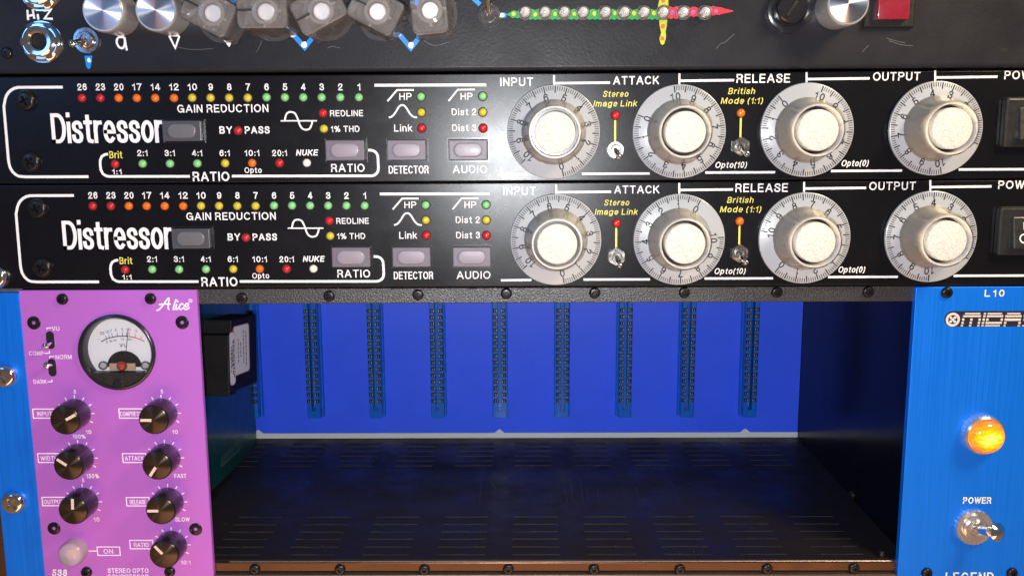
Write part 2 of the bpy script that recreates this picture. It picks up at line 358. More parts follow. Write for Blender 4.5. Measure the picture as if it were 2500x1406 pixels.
class Pieces(list):
    '''printing collected word by word, line by line'''
    def new(self, name):
        b = bmesh.new(); self.append((name, b)); return b
    def meshes(self, m):
        return [(n_, flat(b, n_, m)) for n_, b in self]
LOC = {}
def finish(bm, name, m, smooth=14):
    bmesh.ops.recalc_face_normals(bm, faces=bm.faces)
    me = bpy.data.meshes.new(name)
    for v in bm.verts: v.co *= S
    bm.to_mesh(me); bm.free()
    if m: me.materials.append(m)
    if smooth:
        for p in me.polygons: p.use_smooth = True
        me.set_sharp_from_angle(angle=math.radians(smooth))
    return me
def flat(bm, name, m):
    """printed marks: faces all look at the viewer (-Y)"""
    bm.normal_update()
    for f in bm.faces:
        if f.normal.y > 0: f.normal_flip()
    me = bpy.data.meshes.new(name)
    for v in bm.verts: v.co *= S
    bm.to_mesh(me); bm.free(); me.materials.append(m)
    return me
def put(name, me, parent=None, loc=(0, 0, 0), rot=None):
    o = bpy.data.objects.new(name, me); C.objects.link(o)
    LOC[o] = Vector(loc)
    if parent: o.parent = parent; o.location = (Vector(loc)-LOC[parent])*S
    else: o.location = Vector(loc)*S
    if rot: o.rotation_euler = rot
    return o
def thing(name, label, cat, loc, group=None):
    o = put(name, None, None, loc); o.empty_display_size = .02
    o['label'] = label; o['category'] = cat
    if group: o['group'] = group
    return o
NB = bmesh.new

# ---------------------------------------------------------------- shared small hardware
def cross(r, w):
    def f(a):
        a = a % (PI/2)
        a = min(a, PI/2-a)
        return min(r/math.cos(a), w/max(math.sin(a), 1e-3))
    return f
def star(r): return lambda a: r*(1+.2*math.cos(6*a))
def screw_mesh(name, R, h, hole, depth, m, domed=True, rot=0.):
    bm = NB(); n = 48
    rs = [ring(lambda a: .82*hole(a), -h+depth, n, rot=rot), ring(hole, -h-.02, n, rot=rot)]
    top = R*.66 if domed else R*.9
    for k in range(7):
        t = k/6*PI/2
        rs.append(ring(top+(R-top)*math.sin(t), -h*(.12+.88*math.cos(t))-.02*(k == 0), n, rot=rot))
    rs.append(ring(R, 0, n, rot=rot))
    loops(bm, rs, True, False)
    return finish(bm, name, m, 40)
me_torx = screw_mesh('torx_screw', 2.45, 1.5, star(1.0), 1.0, m_edge)
me_flat = screw_mesh('countersunk_screw', 2.9, .35, star(.85), .9, m_edge, False)
me_phil = [screw_mesh('phillips_screw', 4.2, 2.2, cross(2.1, .5), 1.6, m_edge, True, r) for r in (.4, .95)]
me_silver = [screw_mesh('rack_screw', 5.3, 3.4, cross(2.7, .75), 1.9, m_chrome, True, r) for r in (.25, .7)]
me_small = screw_mesh('small_screw', 2.3, 1.2, star(.8), .9, m_edge)
def led_mesh(name, R, h, m, n=24):
    bm = NB(); rs = [ring(R, 0, n), ring(R, -h, n)]
    for k in range(1, 6):
        t = k/6*PI/2; rs.append(ring(R*math.cos(t), -h-R*.8*math.sin(t), n))
    loops(bm, rs, False, True)
    return finish(bm, name, m, 60)
me_led = {k: led_mesh('led', 1.66, .35, m) for k, m in m_led.items()}
def rim_mesh(name, R, r, y, m):
    bm = NB(); loops(bm, [ring(R, 0, 32), ring(R, -y, 32), ring(r, -y, 32), ring(r, 0, 32)], False, False); return finish(bm, name, m)
me_ledrim = rim_mesh('led_rim', 2.0, 1.66, .12, m_slot)
def lever_mesh(name, base, tip, r0_, r1_, m, ball=True):
    bm = NB(); a = Vector(base); b = Vector(tip); d = (b-a); Lg = d.length; d.normalize()
    u = d.cross(Vector((1, 0, 0.3))).normalized(); v = d.cross(u)
    prof = [(r0_*.9, 0), (r0_, .12*Lg), ((r0_+r1_)/2, .6*Lg), (r1_, .86*Lg)]
    if ball: prof += [(r1_*1.25, .9*Lg), (r1_*1.35, .96*Lg), (r1_*1.1, Lg), (r1_*.6, Lg+r1_*.4), (.05, Lg+r1_*.5)]
    else: prof += [(r1_, Lg), (.05, Lg+.1)]
    loops(bm, [[a+d*t+(u*math.cos(w)+v*math.sin(w))*r for w in [2*PI*i/20 for i in range(20)]] for r, t in prof], True, True)
    return finish(bm, name, m, 50)
def toggle(parent, x, z, Y, tip, R=3.7, hexa=True, rotn=.3, m=m_steel, bush=.72, hgt=1.6, lr=(1.0, .95), knurl=False):
    """nut > bushing, lever. tip is in mm from the nut's centre"""
    bm = NB(); n = 48
    if knurl: rf = lambda a: R*(1+.025*math.cos(24*a))
    elif hexa:
        def rf(a):
            a = (a % (PI/3))-PI/6
            return R/math.cos(a)
    else: rf = lambda a: R
    f2 = lambda a: min(rf(a), R*1.08)*.97
    loops(bm, [ring(rf, 0, n, rot=rotn), ring(rf, -hgt*.75, n, rot=rotn), ring(f2, -hgt, n, rot=rotn), ring(R*bush, -hgt, n, rot=rotn), ring(R*bush, -hgt+.6, n, rot=rotn)], False, True)
    nut = put('toggle_switch', finish(bm, 'toggle_switch', m, 30), parent, (x, Y, z))
    bm = NB(); b = R*bush-.1
    loops(bm, [ring(b, -.2, 32), ring(b, -hgt-1.5, 32), ring(b*.9, -hgt-1.8, 32), ring(b*.62, -hgt-1.8, 32), ring(b*.55, -hgt-.9, 32)], False, True)
    put('bushing', finish(bm, 'bushing', m, 30), nut, (x, Y, z))
    put('lever', lever_mesh('lever', (0, -hgt-.6, 0), tip, lr[0], lr[1], m_chrome), nut, (x, Y, z))
    return nut

# ================================================================ rack cabinet
cab = thing('rack_cabinet', 'brown varnished wooden rack cabinet edge glimpsed at the lower left behind the blue ear', 'cabinet', (-60, 30, -240))
bm = NB(); box(bm, -62, -14, 14, 300, -240, 140, 1); put('side_panel', finish(bm, 'side_panel', m_wood), cab, (0, 0, 0))
bm = NB(); box(bm, 445, 470, 14, 300, -240, 140, 1); put('side_panel', finish(bm, 'side_panel', m_wood), cab, (0, 0, 0))
bm = NB(); box(bm, -14, 445, 30, 300, -240, -150, 1); put('bottom_panel', finish(bm, 'bottom_panel', m_wood), cab, (0, 0, 0))

# ================================================================ the pair of compressors
CX = lambda p: (0.7162+.99673*p[0]-.0048*p[1], .4083+.99416*p[1])
def U(px, py):
    x, z = P(px, py, 0); return CX((x, z-44.45))
k_mm = lambda px: px/5.76
def tx(bm, s, px0, px1, pt, pb, w=.17, shear=0, y=-.06, f=U, gap=.2):
    if isinstance(bm, Pieces): bm = bm.new('lettering')
    a = f(px0, (pt+pb)/2); b = f(px1, (pt+pb)/2); t = f((px0+px1)/2, pt)[1]; q = f((px0+px1)/2, pb)[1]
    text(bm, s, a[0], b[0], q, t, y, w, shear, gap)
def ln(bm, pts, wpx, f=U, y=-.06, sc_=5.76, closed=False):
    if isinstance(bm, Pieces): bm = bm.new('printed_line')
    stroke(bm, [f(*p) for p in pts], wpx/sc_, y, closed)

# faceplate, one mesh for both
bm = NB(); box(bm, -50, 432.6, 0, 3.2, .25, 44.2, .5, 3)
me_plate = finish(bm, 'faceplate', m_black, 0)
bm = NB(); box(bm, -24, 406, 3.2, 220, 1.5, 43, .3)
me_case = finish(bm, 'case', m_black)
# white printing, shared
bm = Pieces()
for s, px in zip('26 23 20 17 14 12 10 9 8 7 6 5 4 3 2 1'.split(), (198, 243, 288, 332.5, 377.5, 423, 468, 513, 558.5, 604, 650, 695, 740, 785, 830.5, 876)):
    hw = 11.5 if len(s) == 2 else (3.5 if s == '1' else 5.5); tx(bm, s, px-hw, px+hw, 205.5, 222.5, .165)
tx(bm, 'GAIN REDUCTION', 431, 654, 257, 276.5, .15); tx(bm, 'Distressor', 122, 396, 278, 351.5, .127, gap=.145)
tx(bm, 'BY', 534, 565, 310.5, 328.5, .18); tx(bm, 'PASS', 596, 657, 310.5, 328.5, .18)
tx(bm, 'REDLINE', 805, 886, 271, 286, .145); tx(bm, '1% THD', 807, 877, 309.5, 324.5, .145)
for s, px, hw in (('2:1', 345, 12.5), ('3:1', 412, 12.5), ('4:1', 479, 12.5), ('6:1', 546.5, 12.5), ('10:1', 613.5, 18), ('20:1', 681, 18)): tx(bm, s, px-hw, px+hw, 368.5, 383.5, .16)
tx(bm, 'NUKE', 722, 775, 367.5, 382.5, .19, .2); tx(bm, '1:1', 271, 294, 415.5, 428.5, .19); tx(bm, 'Opto', 595, 637, 411, 425, .145)
tx(bm, 'RATIO', 468, 558, 422, 445, .165); tx(bm, 'RATIO', 807, 889, 402.5, 422.5, .155)
tx(bm, 'DETECTOR', 948, 1046, 407, 426.5, .14); tx(bm, 'AUDIO', 1105, 1189, 406, 425.5, .14)
tx(bm, 'HP', 975, 1005, 229, 246, .14); tx(bm, 'HP', 1125, 1154, 228.5, 245.5, .14); tx(bm, 'Link', 962, 1006, 306, 323.5, .14)
tx(bm, 'Dist 2', 1103, 1163, 267, 283.5, .13); tx(bm, 'Dist 3', 1104, 1163, 306, 322.5, .13)
tx(bm, 'INPUT', 1222, 1303, 191, 212, .15); tx(bm, 'ATTACK', 1499, 1611, 187.5, 208, .155); tx(bm, 'RELEASE', 1801, 1932, 182, 204, .155)
tx(bm, 'OUTPUT', 2135, 2251, 177.5, 198.5, .155); tx(bm, 'POWER', 2457, 2560, 174, 195, .155)
tx(bm, 'Opto(10)', 1748, 1825, 397.5, 412.5, .145, .22); tx(bm, 'Opto(0)', 2057, 2123, 393, 408.5, .145, .22)
ln(bm, [(151, 214.5), (60, 215)]+[(40-36*math.sin(t)+5, 252-37*math.cos(t)) for t in (.1, .35, .6, .85, 1.1, 1.35)]+[(6.5, 262), (17, 392)]+[(52-34*math.cos(t), 395+39.5*math.sin(t)) for t in (.15, .45, .75, 1.05, 1.3)]+[(60, 434.5), (213, 434)], 6.5)
ln(bm, [(261, 378.5), (254, 379.5), (246, 384), (242, 393), (241.5, 402), (243, 416), (248, 427), (257, 432.5), (264, 433.5), (461, 433.2)], 6)
ln(bm, [(564, 432.6), (905, 432)]+[(905+18*math.sin(t), 414+18*math.cos(t)) for t in (.3, .6, .9, 1.2)]+[(923, 412), (922, 390)]+[(904+18*math.cos(t), 388-19*math.sin(t)) for t in (.3, .6, .9, 1.2, 1.5)]+[(898, 369)], 6)
ln(bm, [(914, 210), (1188, 209)], 6.5)
ln(bm, [(946, 249), (969.5, 221.5), (1010.5, 221.5)], 4); ln(bm, [(1095.5, 248.5), (1118, 220.8), (1160, 220.5)], 3.6)
ln(bm, spline([(949, 289), (957, 286), (965, 277), (973, 264), (978, 259.5), (982.5, 258.5), (987, 260), (993, 267), (1001, 280), (1009, 287), (1018, 289)]), 4)
b_ = bm.new('wave_symbol'); ln(b_, [(684, 297.2), (773, 297)], 3)
ln(b_, spline([(694, 297), (697, 284), (702, 277), (711, 275.5), (719, 279), (725, 290), (731, 307), (737, 316), (746, 319), (755, 316), (760, 306), (761.5, 297)]), 4)
for xa, ya, xb, yb, yt in ((1354, 205, 1491, 203.5, 185), (1661, 199, 1795, 197.5, 181), (1972.5, 195, 2127, 193, 178), (2287.5, 191, 2440, 189, 173)):
    b_ = bm.new('index_line'); ln(b_, [(xa, yt), (xa, ya+10)], 4.5); ln(b_, [(xa+2, ya), (xb, yb)], 5.5)
for xa, xb, ya in ((1215, 1291, 429), (1421, 1587, 427), (1723, 1894, 424), (2031, 2205, 420), (2344, 2520, 416.5)): ln(bm, [(xa, ya), (xb, ya-.8)], 5.5)
me_print = bm.meshes(m_white)
bm = Pieces()
tx(bm, 'Brit', 264, 296, 371.5, 389, .15); tx(bm, 'Stereo', 1474, 1536, 223.5, 238.5, .14, .2); tx(bm, 'Image Link', 1451, 1557, 247, 262, .14, .2)
tx(bm, 'British', 1781, 1846, 216.5, 231.5, .14, .2); tx(bm, 'Mode (1:1)', 1763, 1865, 240, 255.5, .14, .2)
ln(bm, [(1503.3, 292), (1502.8, 348)], 4.5); ln(bm, [(1811, 287), (1809.5, 340)], 4.5)
me_yprint = bm.meshes(m_yellow)

# buttons
m_dkbutton = mat('darker_grey_button', (.06, .064, .078), .3, 0, .2, .5, var=.06)  # darker grey cap and lens, for the bypass button alone
m_dklens = mat('darker_grey_lens', (.115, .117, .13), .35, 0, .2, .5, var=.06)
def button_mesh(m_button=m_button, m_lens=m_lens):
    bm = NB(); loops(bm, [[Vector((sx*a, y, sz*b)) for sx, sz in ((-1, -1), (1, -1), (1, 1), (-1, 1))] for a, b, y in ((8.75, 4.9, 0), (8.75, 4.9, -.9), (8.45, 4.6, -.9), (8.45, 4.6, 1.5))], False, True)
    fr = finish(bm, 'push_button', m_frame, 0)
    bm = NB(); box(bm, -8.05, 8.05, -3.1, 1, -4.2, 4.2, .45, 3); cp = finish(bm, 'button_cap', m_button)
    bm = NB()
    stad = lambda a, b, y: [Vector((math.copysign(a-b, math.cos(t))+b*math.cos(t) if abs(math.cos(t)) > 1e-6 else 0, y, b*math.sin(t))) for t in [2*PI*(i+.5)/48 for i in range(48)]]
    loops(bm, [stad(6.0, 3.0, -3.0), stad(5.9, 2.9, -3.35), stad(5.6, 2.65, -3.6), stad(5.2, 2.3, -3.65)], False, True); ln_ = finish(bm, 'lens', m_lens, 50)
    return fr, cp, ln_
BTN = button_mesh(); BTN2 = button_mesh(m_dkbutton, m_dklens)
# dials
def shell_r(y0):
    return None
def dial_meshes():
    n = 120
    bm = NB(); loops(bm, [ring(19.0, -1.0, n), ring(19.15, -1.6, n), ring(18.95, -2.5, n), ring(18.6, -2.7, n)], True, True); sk = finish(bm, 'skirt', m_skirt, 40)
    def fl(R, d):                                            # six shallow grip notches
        def f(a):
            t = ((a+.35) % (PI/3))-PI/6
            return R-d*math.exp(-(t/.055)**2)
        return f
    bm = NB(); prof = [(13.3, -2.75, .3), (13.1, -3.5, .5), (12.3, -6, .6), (11.2, -12, .6), (10.75, -16.4, .4), (10.6, -17.1, .3), (10.4, -17.4, .2)]
    loops(bm, [ring(fl(R, d), y, n) for R, y, d in prof], False, False); sh = finish(bm, 'dial_knob', m_shell, 40)
    bm = NB(); loops(bm, [ring(12.2, -2.8, 64), ring(11.5, -6, 64), ring(10.7, -12, 64), ring(10.25, -17.0, 64), ring(10.05, -17.5, 64), ring(9.65, -17.5, 64), ring(9.45, -17.1, 64), ring(9.42, -10.8, 64)], True, True); core = finish(bm, 'core', m_cream, 40)
    bm = NB(); lathe(bm, [(9.44, -10.9), (9.44, -11)], 48); well = finish(bm, 'well', m_gap)
    bm = NB(); lathe(bm, [(8.1, -11.1), (8.1, -16.9), (7.9, -17.3), (7.45, -17.5)], 64); cap = finish(bm, 'cap', m_glit, 40)
    return sk, sh, core, well, cap
DIAL = dial_meshes()
def dial_marks(a0):
    """ticks and figures, the 0 at angle a0 degrees, counting anticlockwise"""
    bm = NB()
    for i in range(101):
        a = math.radians(a0+3*i); big = i % 5 == 0
        c, s = math.cos(a), math.sin(a); r1 = 15.9 if big else 16.8
        stroke(bm, [(r1*c, r1*s), (18.6*c, 18.6*s)], .5 if big else .3, -2.73)
    for i in range(11):
        a = math.radians(a0+30*i); cx, cz = 14.3*math.cos(a), 14.3*math.sin(a)
        s = str(i); hw = 2.05 if i == 10 else (.42 if i == 1 else 1.0)
        text(bm, s, cx-hw, cx+hw, cz-1.5, cz+1.5, -2.73, .165, 0, .3, a-PI/2, (cx, cz))
    return flat(bm, 'scale_marks', m_ink)
LEDS = [((198, 241), 'dull'), ((243, 241), 'dull')]+[((p, 241), 'orange') for p in (288, 332.5, 377.5, 423.5)]+[((p, 240.5), 'yellow') for p in (468, 513, 558.5, 604)]+[((p, 239.5), 'green') for p in (650, 695, 740, 785, 830.5, 876)]
LEDS += [((580, 321), 'dull'), ((788, 278), 'red'), ((790, 316.5), 'yellow')]
LEDS += [((278.5, 403), 'dull'), ((346, 402), 'green'), ((413, 402), 'green'), ((480, 401.5), 'green'), ((548, 401), 'yellow'), ((614, 400.5), 'orange'), ((681, 400.5), 'red'), ((748, 400), 'white')]
LEDS += [((1028, 238), 'green'), ((1028.5, 276.5), 'yellow'), ((1029.5, 315), 'red'), ((1179, 237), 'green'), ((1179, 276), 'yellow'), ((1179.5, 315), 'red'), ((1504, 283.5), 'red'), ((1811, 278), 'orange')]
def compressor(dx, z0, label, angles, extra):
    t = thing('rack_compressor', label, 'audio compressor', (dx, 0, z0), 'pair of matching black rack compressors')
    o = (dx, 0, z0)
    put('faceplate', me_plate, t, o); put('case', me_case, t, o)
    for nm, me in me_print+me_yprint: put(nm, me, t, o)
    for p, c in LEDS:
        x, z = U(*p); l = put('led', me_led[c], t, (dx+x, 0, z0+z)); put('led_rim', me_ledrim, l, (dx+x, 0, z0+z))
    for k, p in enumerate(((62, 248), (74, 397))):
        x, z = U(*p); put('phillips_screw', me_phil[k], t, (dx+x, 0, z0+z))
    for p in ((448, 322), (844, 369), (994, 368.5), (1143.5, 368)):
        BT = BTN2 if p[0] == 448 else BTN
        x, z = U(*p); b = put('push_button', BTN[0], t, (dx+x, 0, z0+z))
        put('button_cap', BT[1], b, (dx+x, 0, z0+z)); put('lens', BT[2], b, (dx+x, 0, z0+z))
    for (p, a) in zip(((1352, 325), (1658, 324), (1969, 320), (2282.5, 316)), angles):
        x, z = U(*p); L_ = (dx+x, 0, z0+z)
        k = put('dial_knob', DIAL[1], t, L_)
        for nm, me in (('skirt', DIAL[0]), ('core', DIAL[2]), ('well', DIAL[3]), ('cap', DIAL[4]), ('scale_marks', dial_marks(a))): put(nm, me, k, L_)
    for p, tip, R, hx in (((1503, 368), (.6, -9.5, -3.0), 3.5, extra), ((1809.5, 359.5), (.8, -9.5, -3.0), 3.5, True)):
        x, z = U(*p); toggle(t, dx+x, z0+z, 0, tip, R, hx, .5 if hx else 0, bush=.66, lr=(1.0, .95))
    # power rocker at the right
    a = U(2452, 240); b = U(2452, 362); x0 = a[0]
    bm = NB(); box(bm, 0, 30, -3.6, .5, b[1], a[1], 1.1, 3); rk = put('rocker_switch', finish(bm, 'rocker_switch', m_bezel), t, (dx+x0, 0, z0))
    bm = NB(); z1, z2 = b[1]+3, a[1]-4; box(bm, 5.2, 26, -6.6, -2, z1, z2, .5, 2)
    for v in bm.verts:
        if v.co.y < -5: v.co.y += 2.4*(v.co.z-z1)/(z2-z1)
    put('rocker', finish(bm, 'rocker', m_bezel), rk, (dx+x0, 0, z0))
    bm = NB(); zz = z1+4.3
    stroke(bm, [(9.6+1.75*math.cos(q), zz+1.75*math.sin(q)) for q in [PI*i/10 for i in range(20)]], .55, 0, True)
    stroke(bm, [(9.6, zz+3.6), (9.6, zz+6.6)], .5, 0)
    for v in bm.verts: v.co.y = -6.68+2.4*(v.co.z-z1)/(z2-z1)
    put('switch_marks', flat(bm, 'switch_marks', m_white), rk, (dx+x0, 0, z0))
    return t
up = compressor(0, 44.45, 'upper of two matching black rack compressors, directly below the paint marked preamp', (-77, 158, 132, -20), False)
lo = compressor(.98, 0, 'lower of two matching black rack compressors, directly above the purple module and empty bay', (-79, 63, -130, -30), True)
x, z = P(-7, 675, 0); put('rack_screw', me_silver[0], lo, (x, 0, z))

# ================================================================ module rack (the blue one)
rack = thing('module_rack', 'wide module rack with blue metal ends around an empty black bay with edge connectors', 'equipment rack', (190, 0, -133))
Z0 = -133.3
bm = NB(); eL = P(15, 1406, 0)[0]; box(bm, eL, -.5, .3, 3.5, Z0, -1.6, .3)
put('ear', finish(bm, 'ear', m_blue), rack, (0, 0, 0))
bm = NB(); bx = -10.5; box(bm, bx, -1.0, 3.6, 6, -2.4, -.2, .1); put('ear_lip', finish(bm, 'ear_lip', m_raillip), rack, (0, 0, 0))
for k, p in enumerate(((10, 918), (32, 1227))):
    x, z = P(*p, -1.5); put('rack_screw', me_silver[k], rack, (x, .3, z))
# power panel at the right
XR = P(2237, 698, 0)[0]
bm = NB(); box(bm, XR, 450, 0, 3.4, Z0, -.6, .25); pan = put('power_panel', finish(bm, 'power_panel', m_blue), rack, (0, 0, 0))
# inside of the bay
bm = NB(); box(bm, 386.4, 388, 3.6, 182, -131, -.9); put('side_wall', finish(bm, 'side_wall', m_inner), rack, (0, 0, 0))
bm = NB(); box(bm, -2.2, -.7, 3.6, 182, -131, -.9); put('side_wall', finish(bm, 'side_wall', m_inner), rack, (0, 0, 0))
bm = NB(); box(bm, -.6, 386.3, 8, 182, -2.2, -1); put('roof_plate', finish(bm, 'roof_plate', m_inner), rack, (0, 0, 0))
bm = NB(); box(bm, -.6, 386.3, 3.6, 182, -126, -124.4); fl = put('floor_plate', finish(bm, 'floor_plate', m_floor), rack, (0, 0, 0))
# louvre slots: rows at two depths, in columns
def slots(rows, cols, name):
    bm = NB()
    for y in rows:
        for c in cols:
            w = 10.8; x = c-w
            while x < c+w:                                   # lip broken into uneven lengths here and there
                d = min(c+w-x, random.uniform(2, 9)); h = random.choice((.18, .3, .42, .42)); box(bm, x, x+d, y, y+.5, -124.4, -124.4+h); x += d
    return finish(bm, name, m_lip, 0)
def ycol(py, px=1300): return PZ(px, py, -124.4)[1]
rf = [ycol(v) for v in (1262, 1280, 1298, 1316, 1335, 1354)]; rb = [ycol(v) for v in (1081, 1091.5, 1102, 1113.5, 1125, 1137)]
c0 = PZ(1306, 1262, -124.4)[0]
cols = [c0+34.3*i for i in range(-5, 5)]
put('front_louvres', slots(rf, cols, 'front_louvres'), fl, (0, 0, 0))
put('rear_louvres', slots(rb, cols, 'rear_louvres'), fl, (0, 0, 0))
# embossed outline letters in the middle of the floor, faint and hard to read
bm = NB()
for pts in ([(1176, 1168), (1170, 1228)], [(1195, 1168), (1212, 1196)], [(1375, 1164), (1385, 1226)], [(1392, 1166), (1398, 1224)], [(1416, 1168), (1424, 1228)], [(1432, 1190), (1436, 1226)], [(1458, 1190), (1464, 1228)], [(1521, 1190), (1530, 1226)], [(1552, 1188), (1562, 1228)], [(1614, 1190), (1624, 1228)], [(1640, 1178), (1660, 1230)], [(1680, 1180), (1700, 1172), (1728, 1180)], [(1190, 1228), (1370, 1220)], [(1440, 1166), (1610, 1164), (1640, 1180)]):
    q = [PZ(a, b, -124.4) for a, b in pts]
    for a, b in zip(q, q[1:]):
        d = Vector((b[0]-a[0], b[1]-a[1])).normalized()*.25; nx = Vector((-d.y, d.x))
        bm.faces.new([bm.verts.new((v.x, v.y, -124.33)) for v in (Vector(a)-nx, Vector(b)-nx, Vector(b)+nx, Vector(a)+nx)])
put('embossed_outline', finish(bm, 'embossed_outline', m_lip, 0), fl, (0, 0, 0))
# backplane
bp_z = P(1300, 1055, 174)[1]
bm = NB(); box(bm, -.5, 386.2, 174, 176, bp_z, -2.4); bp = put('backplane', finish(bm, 'backplane', m_backplane, 0), rack, (0, 0, 0))
bm = NB(); box(bm, -.5, 386.2, 173.6, 177, -124.3, bp_z-.2)
for px in (631, 1219.5, 1819):
    x = P(px, 1055, 174)[0]
    loops(bm, [[Vector((x-3.2, y, bp_z-.2)), Vector((x+3.2, y, bp_z-.2)), Vector((x, y, bp_z+2.3))] for y in (174.9, 173.7)], True, True)
put('white_edge', finish(bm, 'white_edge', m_whitestrip, 0), bp, (0, 0, 0))
# edge connectors: nine, each with two rows of contacts
ztop = -34; zb = P(1218, 1019, 168)[1]; zpins = (P(1218, 757, 165)[1], P(1218, 976, 165)[1])
bm = NB(); hw = 4.8
loops(bm, [[Vector((sx*a, y, (zb if s2 < 0 else ztop)-s2*c)) for sx, s2 in ((-1, -1), (1, -1), (1, 1), (-1, 1))] for a, y, c in ((hw, 174, 0), (hw, 171, 0), (hw-.4, 170.6, .3))], False, True)
zs, ze = zpins[1]-3, ztop-3
for x0, x1 in ((-3.9, -1.2), (1.2, 3.9)): box(bm, x0, x1, 163.5, 170.7, zs-4, ztop-.5, .2, 1)
box(bm, -3.9, 3.9, 163.5, 170.7, zs-8, zs-3.2, .2, 1)
me_conn = finish(bm, 'edge_connector', m_connector, 30)
bm = NB(); npin = 15
for i in range(npin):
    z = zpins[0]+(zpins[1]-zpins[0])*i/(npin-1)
    for sx in (-1, 1): box(bm, sx*2.4-1.35, sx*2.4+1.35, 163.15, 163.55, z-1.05, z+1.05)
me_pinhole = finish(bm, 'contact_slots', m_slot, 0)
bm = NB()
for i in range(npin):
    z = zpins[0]+(zpins[1]-zpins[0])*i/(npin-1)
    for sx in (-1, 1):
        box(bm, sx*1.55-.26, sx*1.55+.26, 162.7, 163.2, z-.75, z+.85, .15, 1)
        box(bm, sx*2.75-.17, sx*2.75+.17, 162.9, 163.2, z-.55, z+.5, .1, 1)
me_pins = finish(bm, 'contacts', m_gold, 0)
bm = NB(); lathe(bm, [(1.25, 170.7), (1.25, 170.45)], 20); me_hole = finish(bm, 'mounting_hole', m_slot)
for i in range(9):
    x = 48.2+38.14*i
    c = put('edge_connector', me_conn, rack, (x, 0, 0))
    put('contact_slots', me_pinhole, c, (x, 0, 0)); put('contacts', me_pins, c, (x, 0, 0))
    zz = P(1218, 1004, 170)[1]
    if i in (0, 4, 8): put('screw', me_small, c, (x, 170.6, zz))
    else: put('mounting_hole', me_hole, c, (x, 0, zz))
# top rail
zt, zbm = -.55, -7.2
bm = NB(); box(bm, -.4, XR+2, 2.6, 7.5, zbm, zt, .35, 2); tr = put('top_rail', finish(bm, 'top_rail', m_rail), rack, (0, 0, 0))
for p in ((590, 728), (803, 723), (1020, 720), (1236, 717), (1452, 715.5), (1671, 714.5), (1897, 714), (2120, 713)):
    x, z = P(*p, 2); put('torx_screw', me_torx, tr, (x, 2.6, z))
# bottom rail
zr = P(1240, 1372, 2.5)[1]; zl = P(1240, 1393, 2.5)[1]
bm = NB(); box(bm, -.4, XR+1.5, 2.4, 7.9, zl, zr, .3, 2); br = put('bottom_rail', finish(bm, 'bottom_rail', m_brownrail), rack, (0, 0, 0))
bm = NB(); box(bm, 82, XR+1.4, 2.9, 7.8, zr+.02, zr+.35, .1, 1); put('rail_edge_highlight', finish(bm, 'rail_edge_highlight', m_raillip), br, (0, 0, 0))  # bright strip standing in for the highlight along the rail's top edge
bm = NB(); box(bm, -.4, XR+1.5, .5, 30, Z0, zl-.9, .4, 2); put('lower_lip', finish(bm, 'lower_lip', mat('dull_brown_metal', (.12, .085, .065), .45, .6, var=.2, vscale=90)), rack, (0, 0, 0))
for p in ((622, 1389), (830, 1389.5), (1036, 1390), (1241, 1389), (1450, 1389), (1660, 1390), (1873, 1388), (2085, 1386)):
    x, z = P(*p, 2); put('torx_screw', me_torx, br, (x, 2.4, z))
# a threaded stud and a rivet in the bay
x, y = PZ(2152, 1357, -124.4)
bm = NB(); loops(bm, [[Vector((1.5*(1+.08*(k % 2))*math.cos(a), 1.5*math.sin(a), .35*k)) for a in [2*PI*i/20 for i in range(20)]] for k in range(9)], False, True)
put('stud', finish(bm, 'stud', m_edge), fl, (x, y, -124.4))
yy, z = PX(2083, 1208, 386.4)
bm = NB(); bmesh.ops.create_uvsphere(bm, u_segments=20, v_segments=10, radius=2.2); put('rivet', finish(bm, 'rivet', m_edge), rack, (386.4, yy, z))
# printing and hardware of the power panel
F0 = lambda x, y: P(x, y, 0)
bm = Pieces()
tx(bm, 'L10', 2404, 2452, 707, 724, .16, f=F0, gap=.3)
tx(bm, 'POWER', 2351, 2420, 1212.5, 1228.5, .17, f=F0); tx(bm, 'LEGEND', 2308, 2426, 1396, 1421, .14, f=F0, gap=.26)
for nm, me in bm.meshes(mat('cream_silkscreen', (.8, .82, .62), .5)): put(nm, me, pan, (0, 0, 0))
bm = NB(); p0 = P(2325, 778.5, 0); hr = 19.5/5.75
pts = [(p0[0]+hr*math.cos(a), p0[1]+hr*math.sin(a)) for a in [PI/2+PI*i/14 for i in range(15)]]+[(450, p0[1]-hr), (450, p0[1]+hr)]
poly(bm, pts, -.05); put('logo_plate', flat(bm, 'logo_plate', mat('black_logo_plate', (.02, .018, .03), .35)), pan, (0, 0, 0))
bm = NB(); mm_ = lambda x, y: P(x, y, 0)
c = mm_(2326, 780); rr = 17.2/5.75
stroke(bm, [(c[0]+rr*.83*math.cos(a), c[1]+rr*.83*math.sin(a)) for a in [PI*i/20 for i in range(40)]], rr*.34, -.1, True)
for a in (PI/4, 3*PI/4, 5*PI/4, 7*PI/4): disc(bm, c[0]+rr*.4*math.cos(a), c[1]+rr*.4*math.sin(a), rr*.2, -.11)
disc(bm, c[0], c[1], rr*.2, -.12)
rows = [(763.5, 767), (769.2, 773.8), (777, 783), (785.6, 790.4), (793.2, 796.2)]
def seg(x0, x1, k):
    sh = 2.5-k*1.6
    a, b = mm_(x0+sh, rows[k][1]), mm_(x1+sh, rows[k][0]); rect(bm, a[0], b[0], a[1], b[1], -.1)
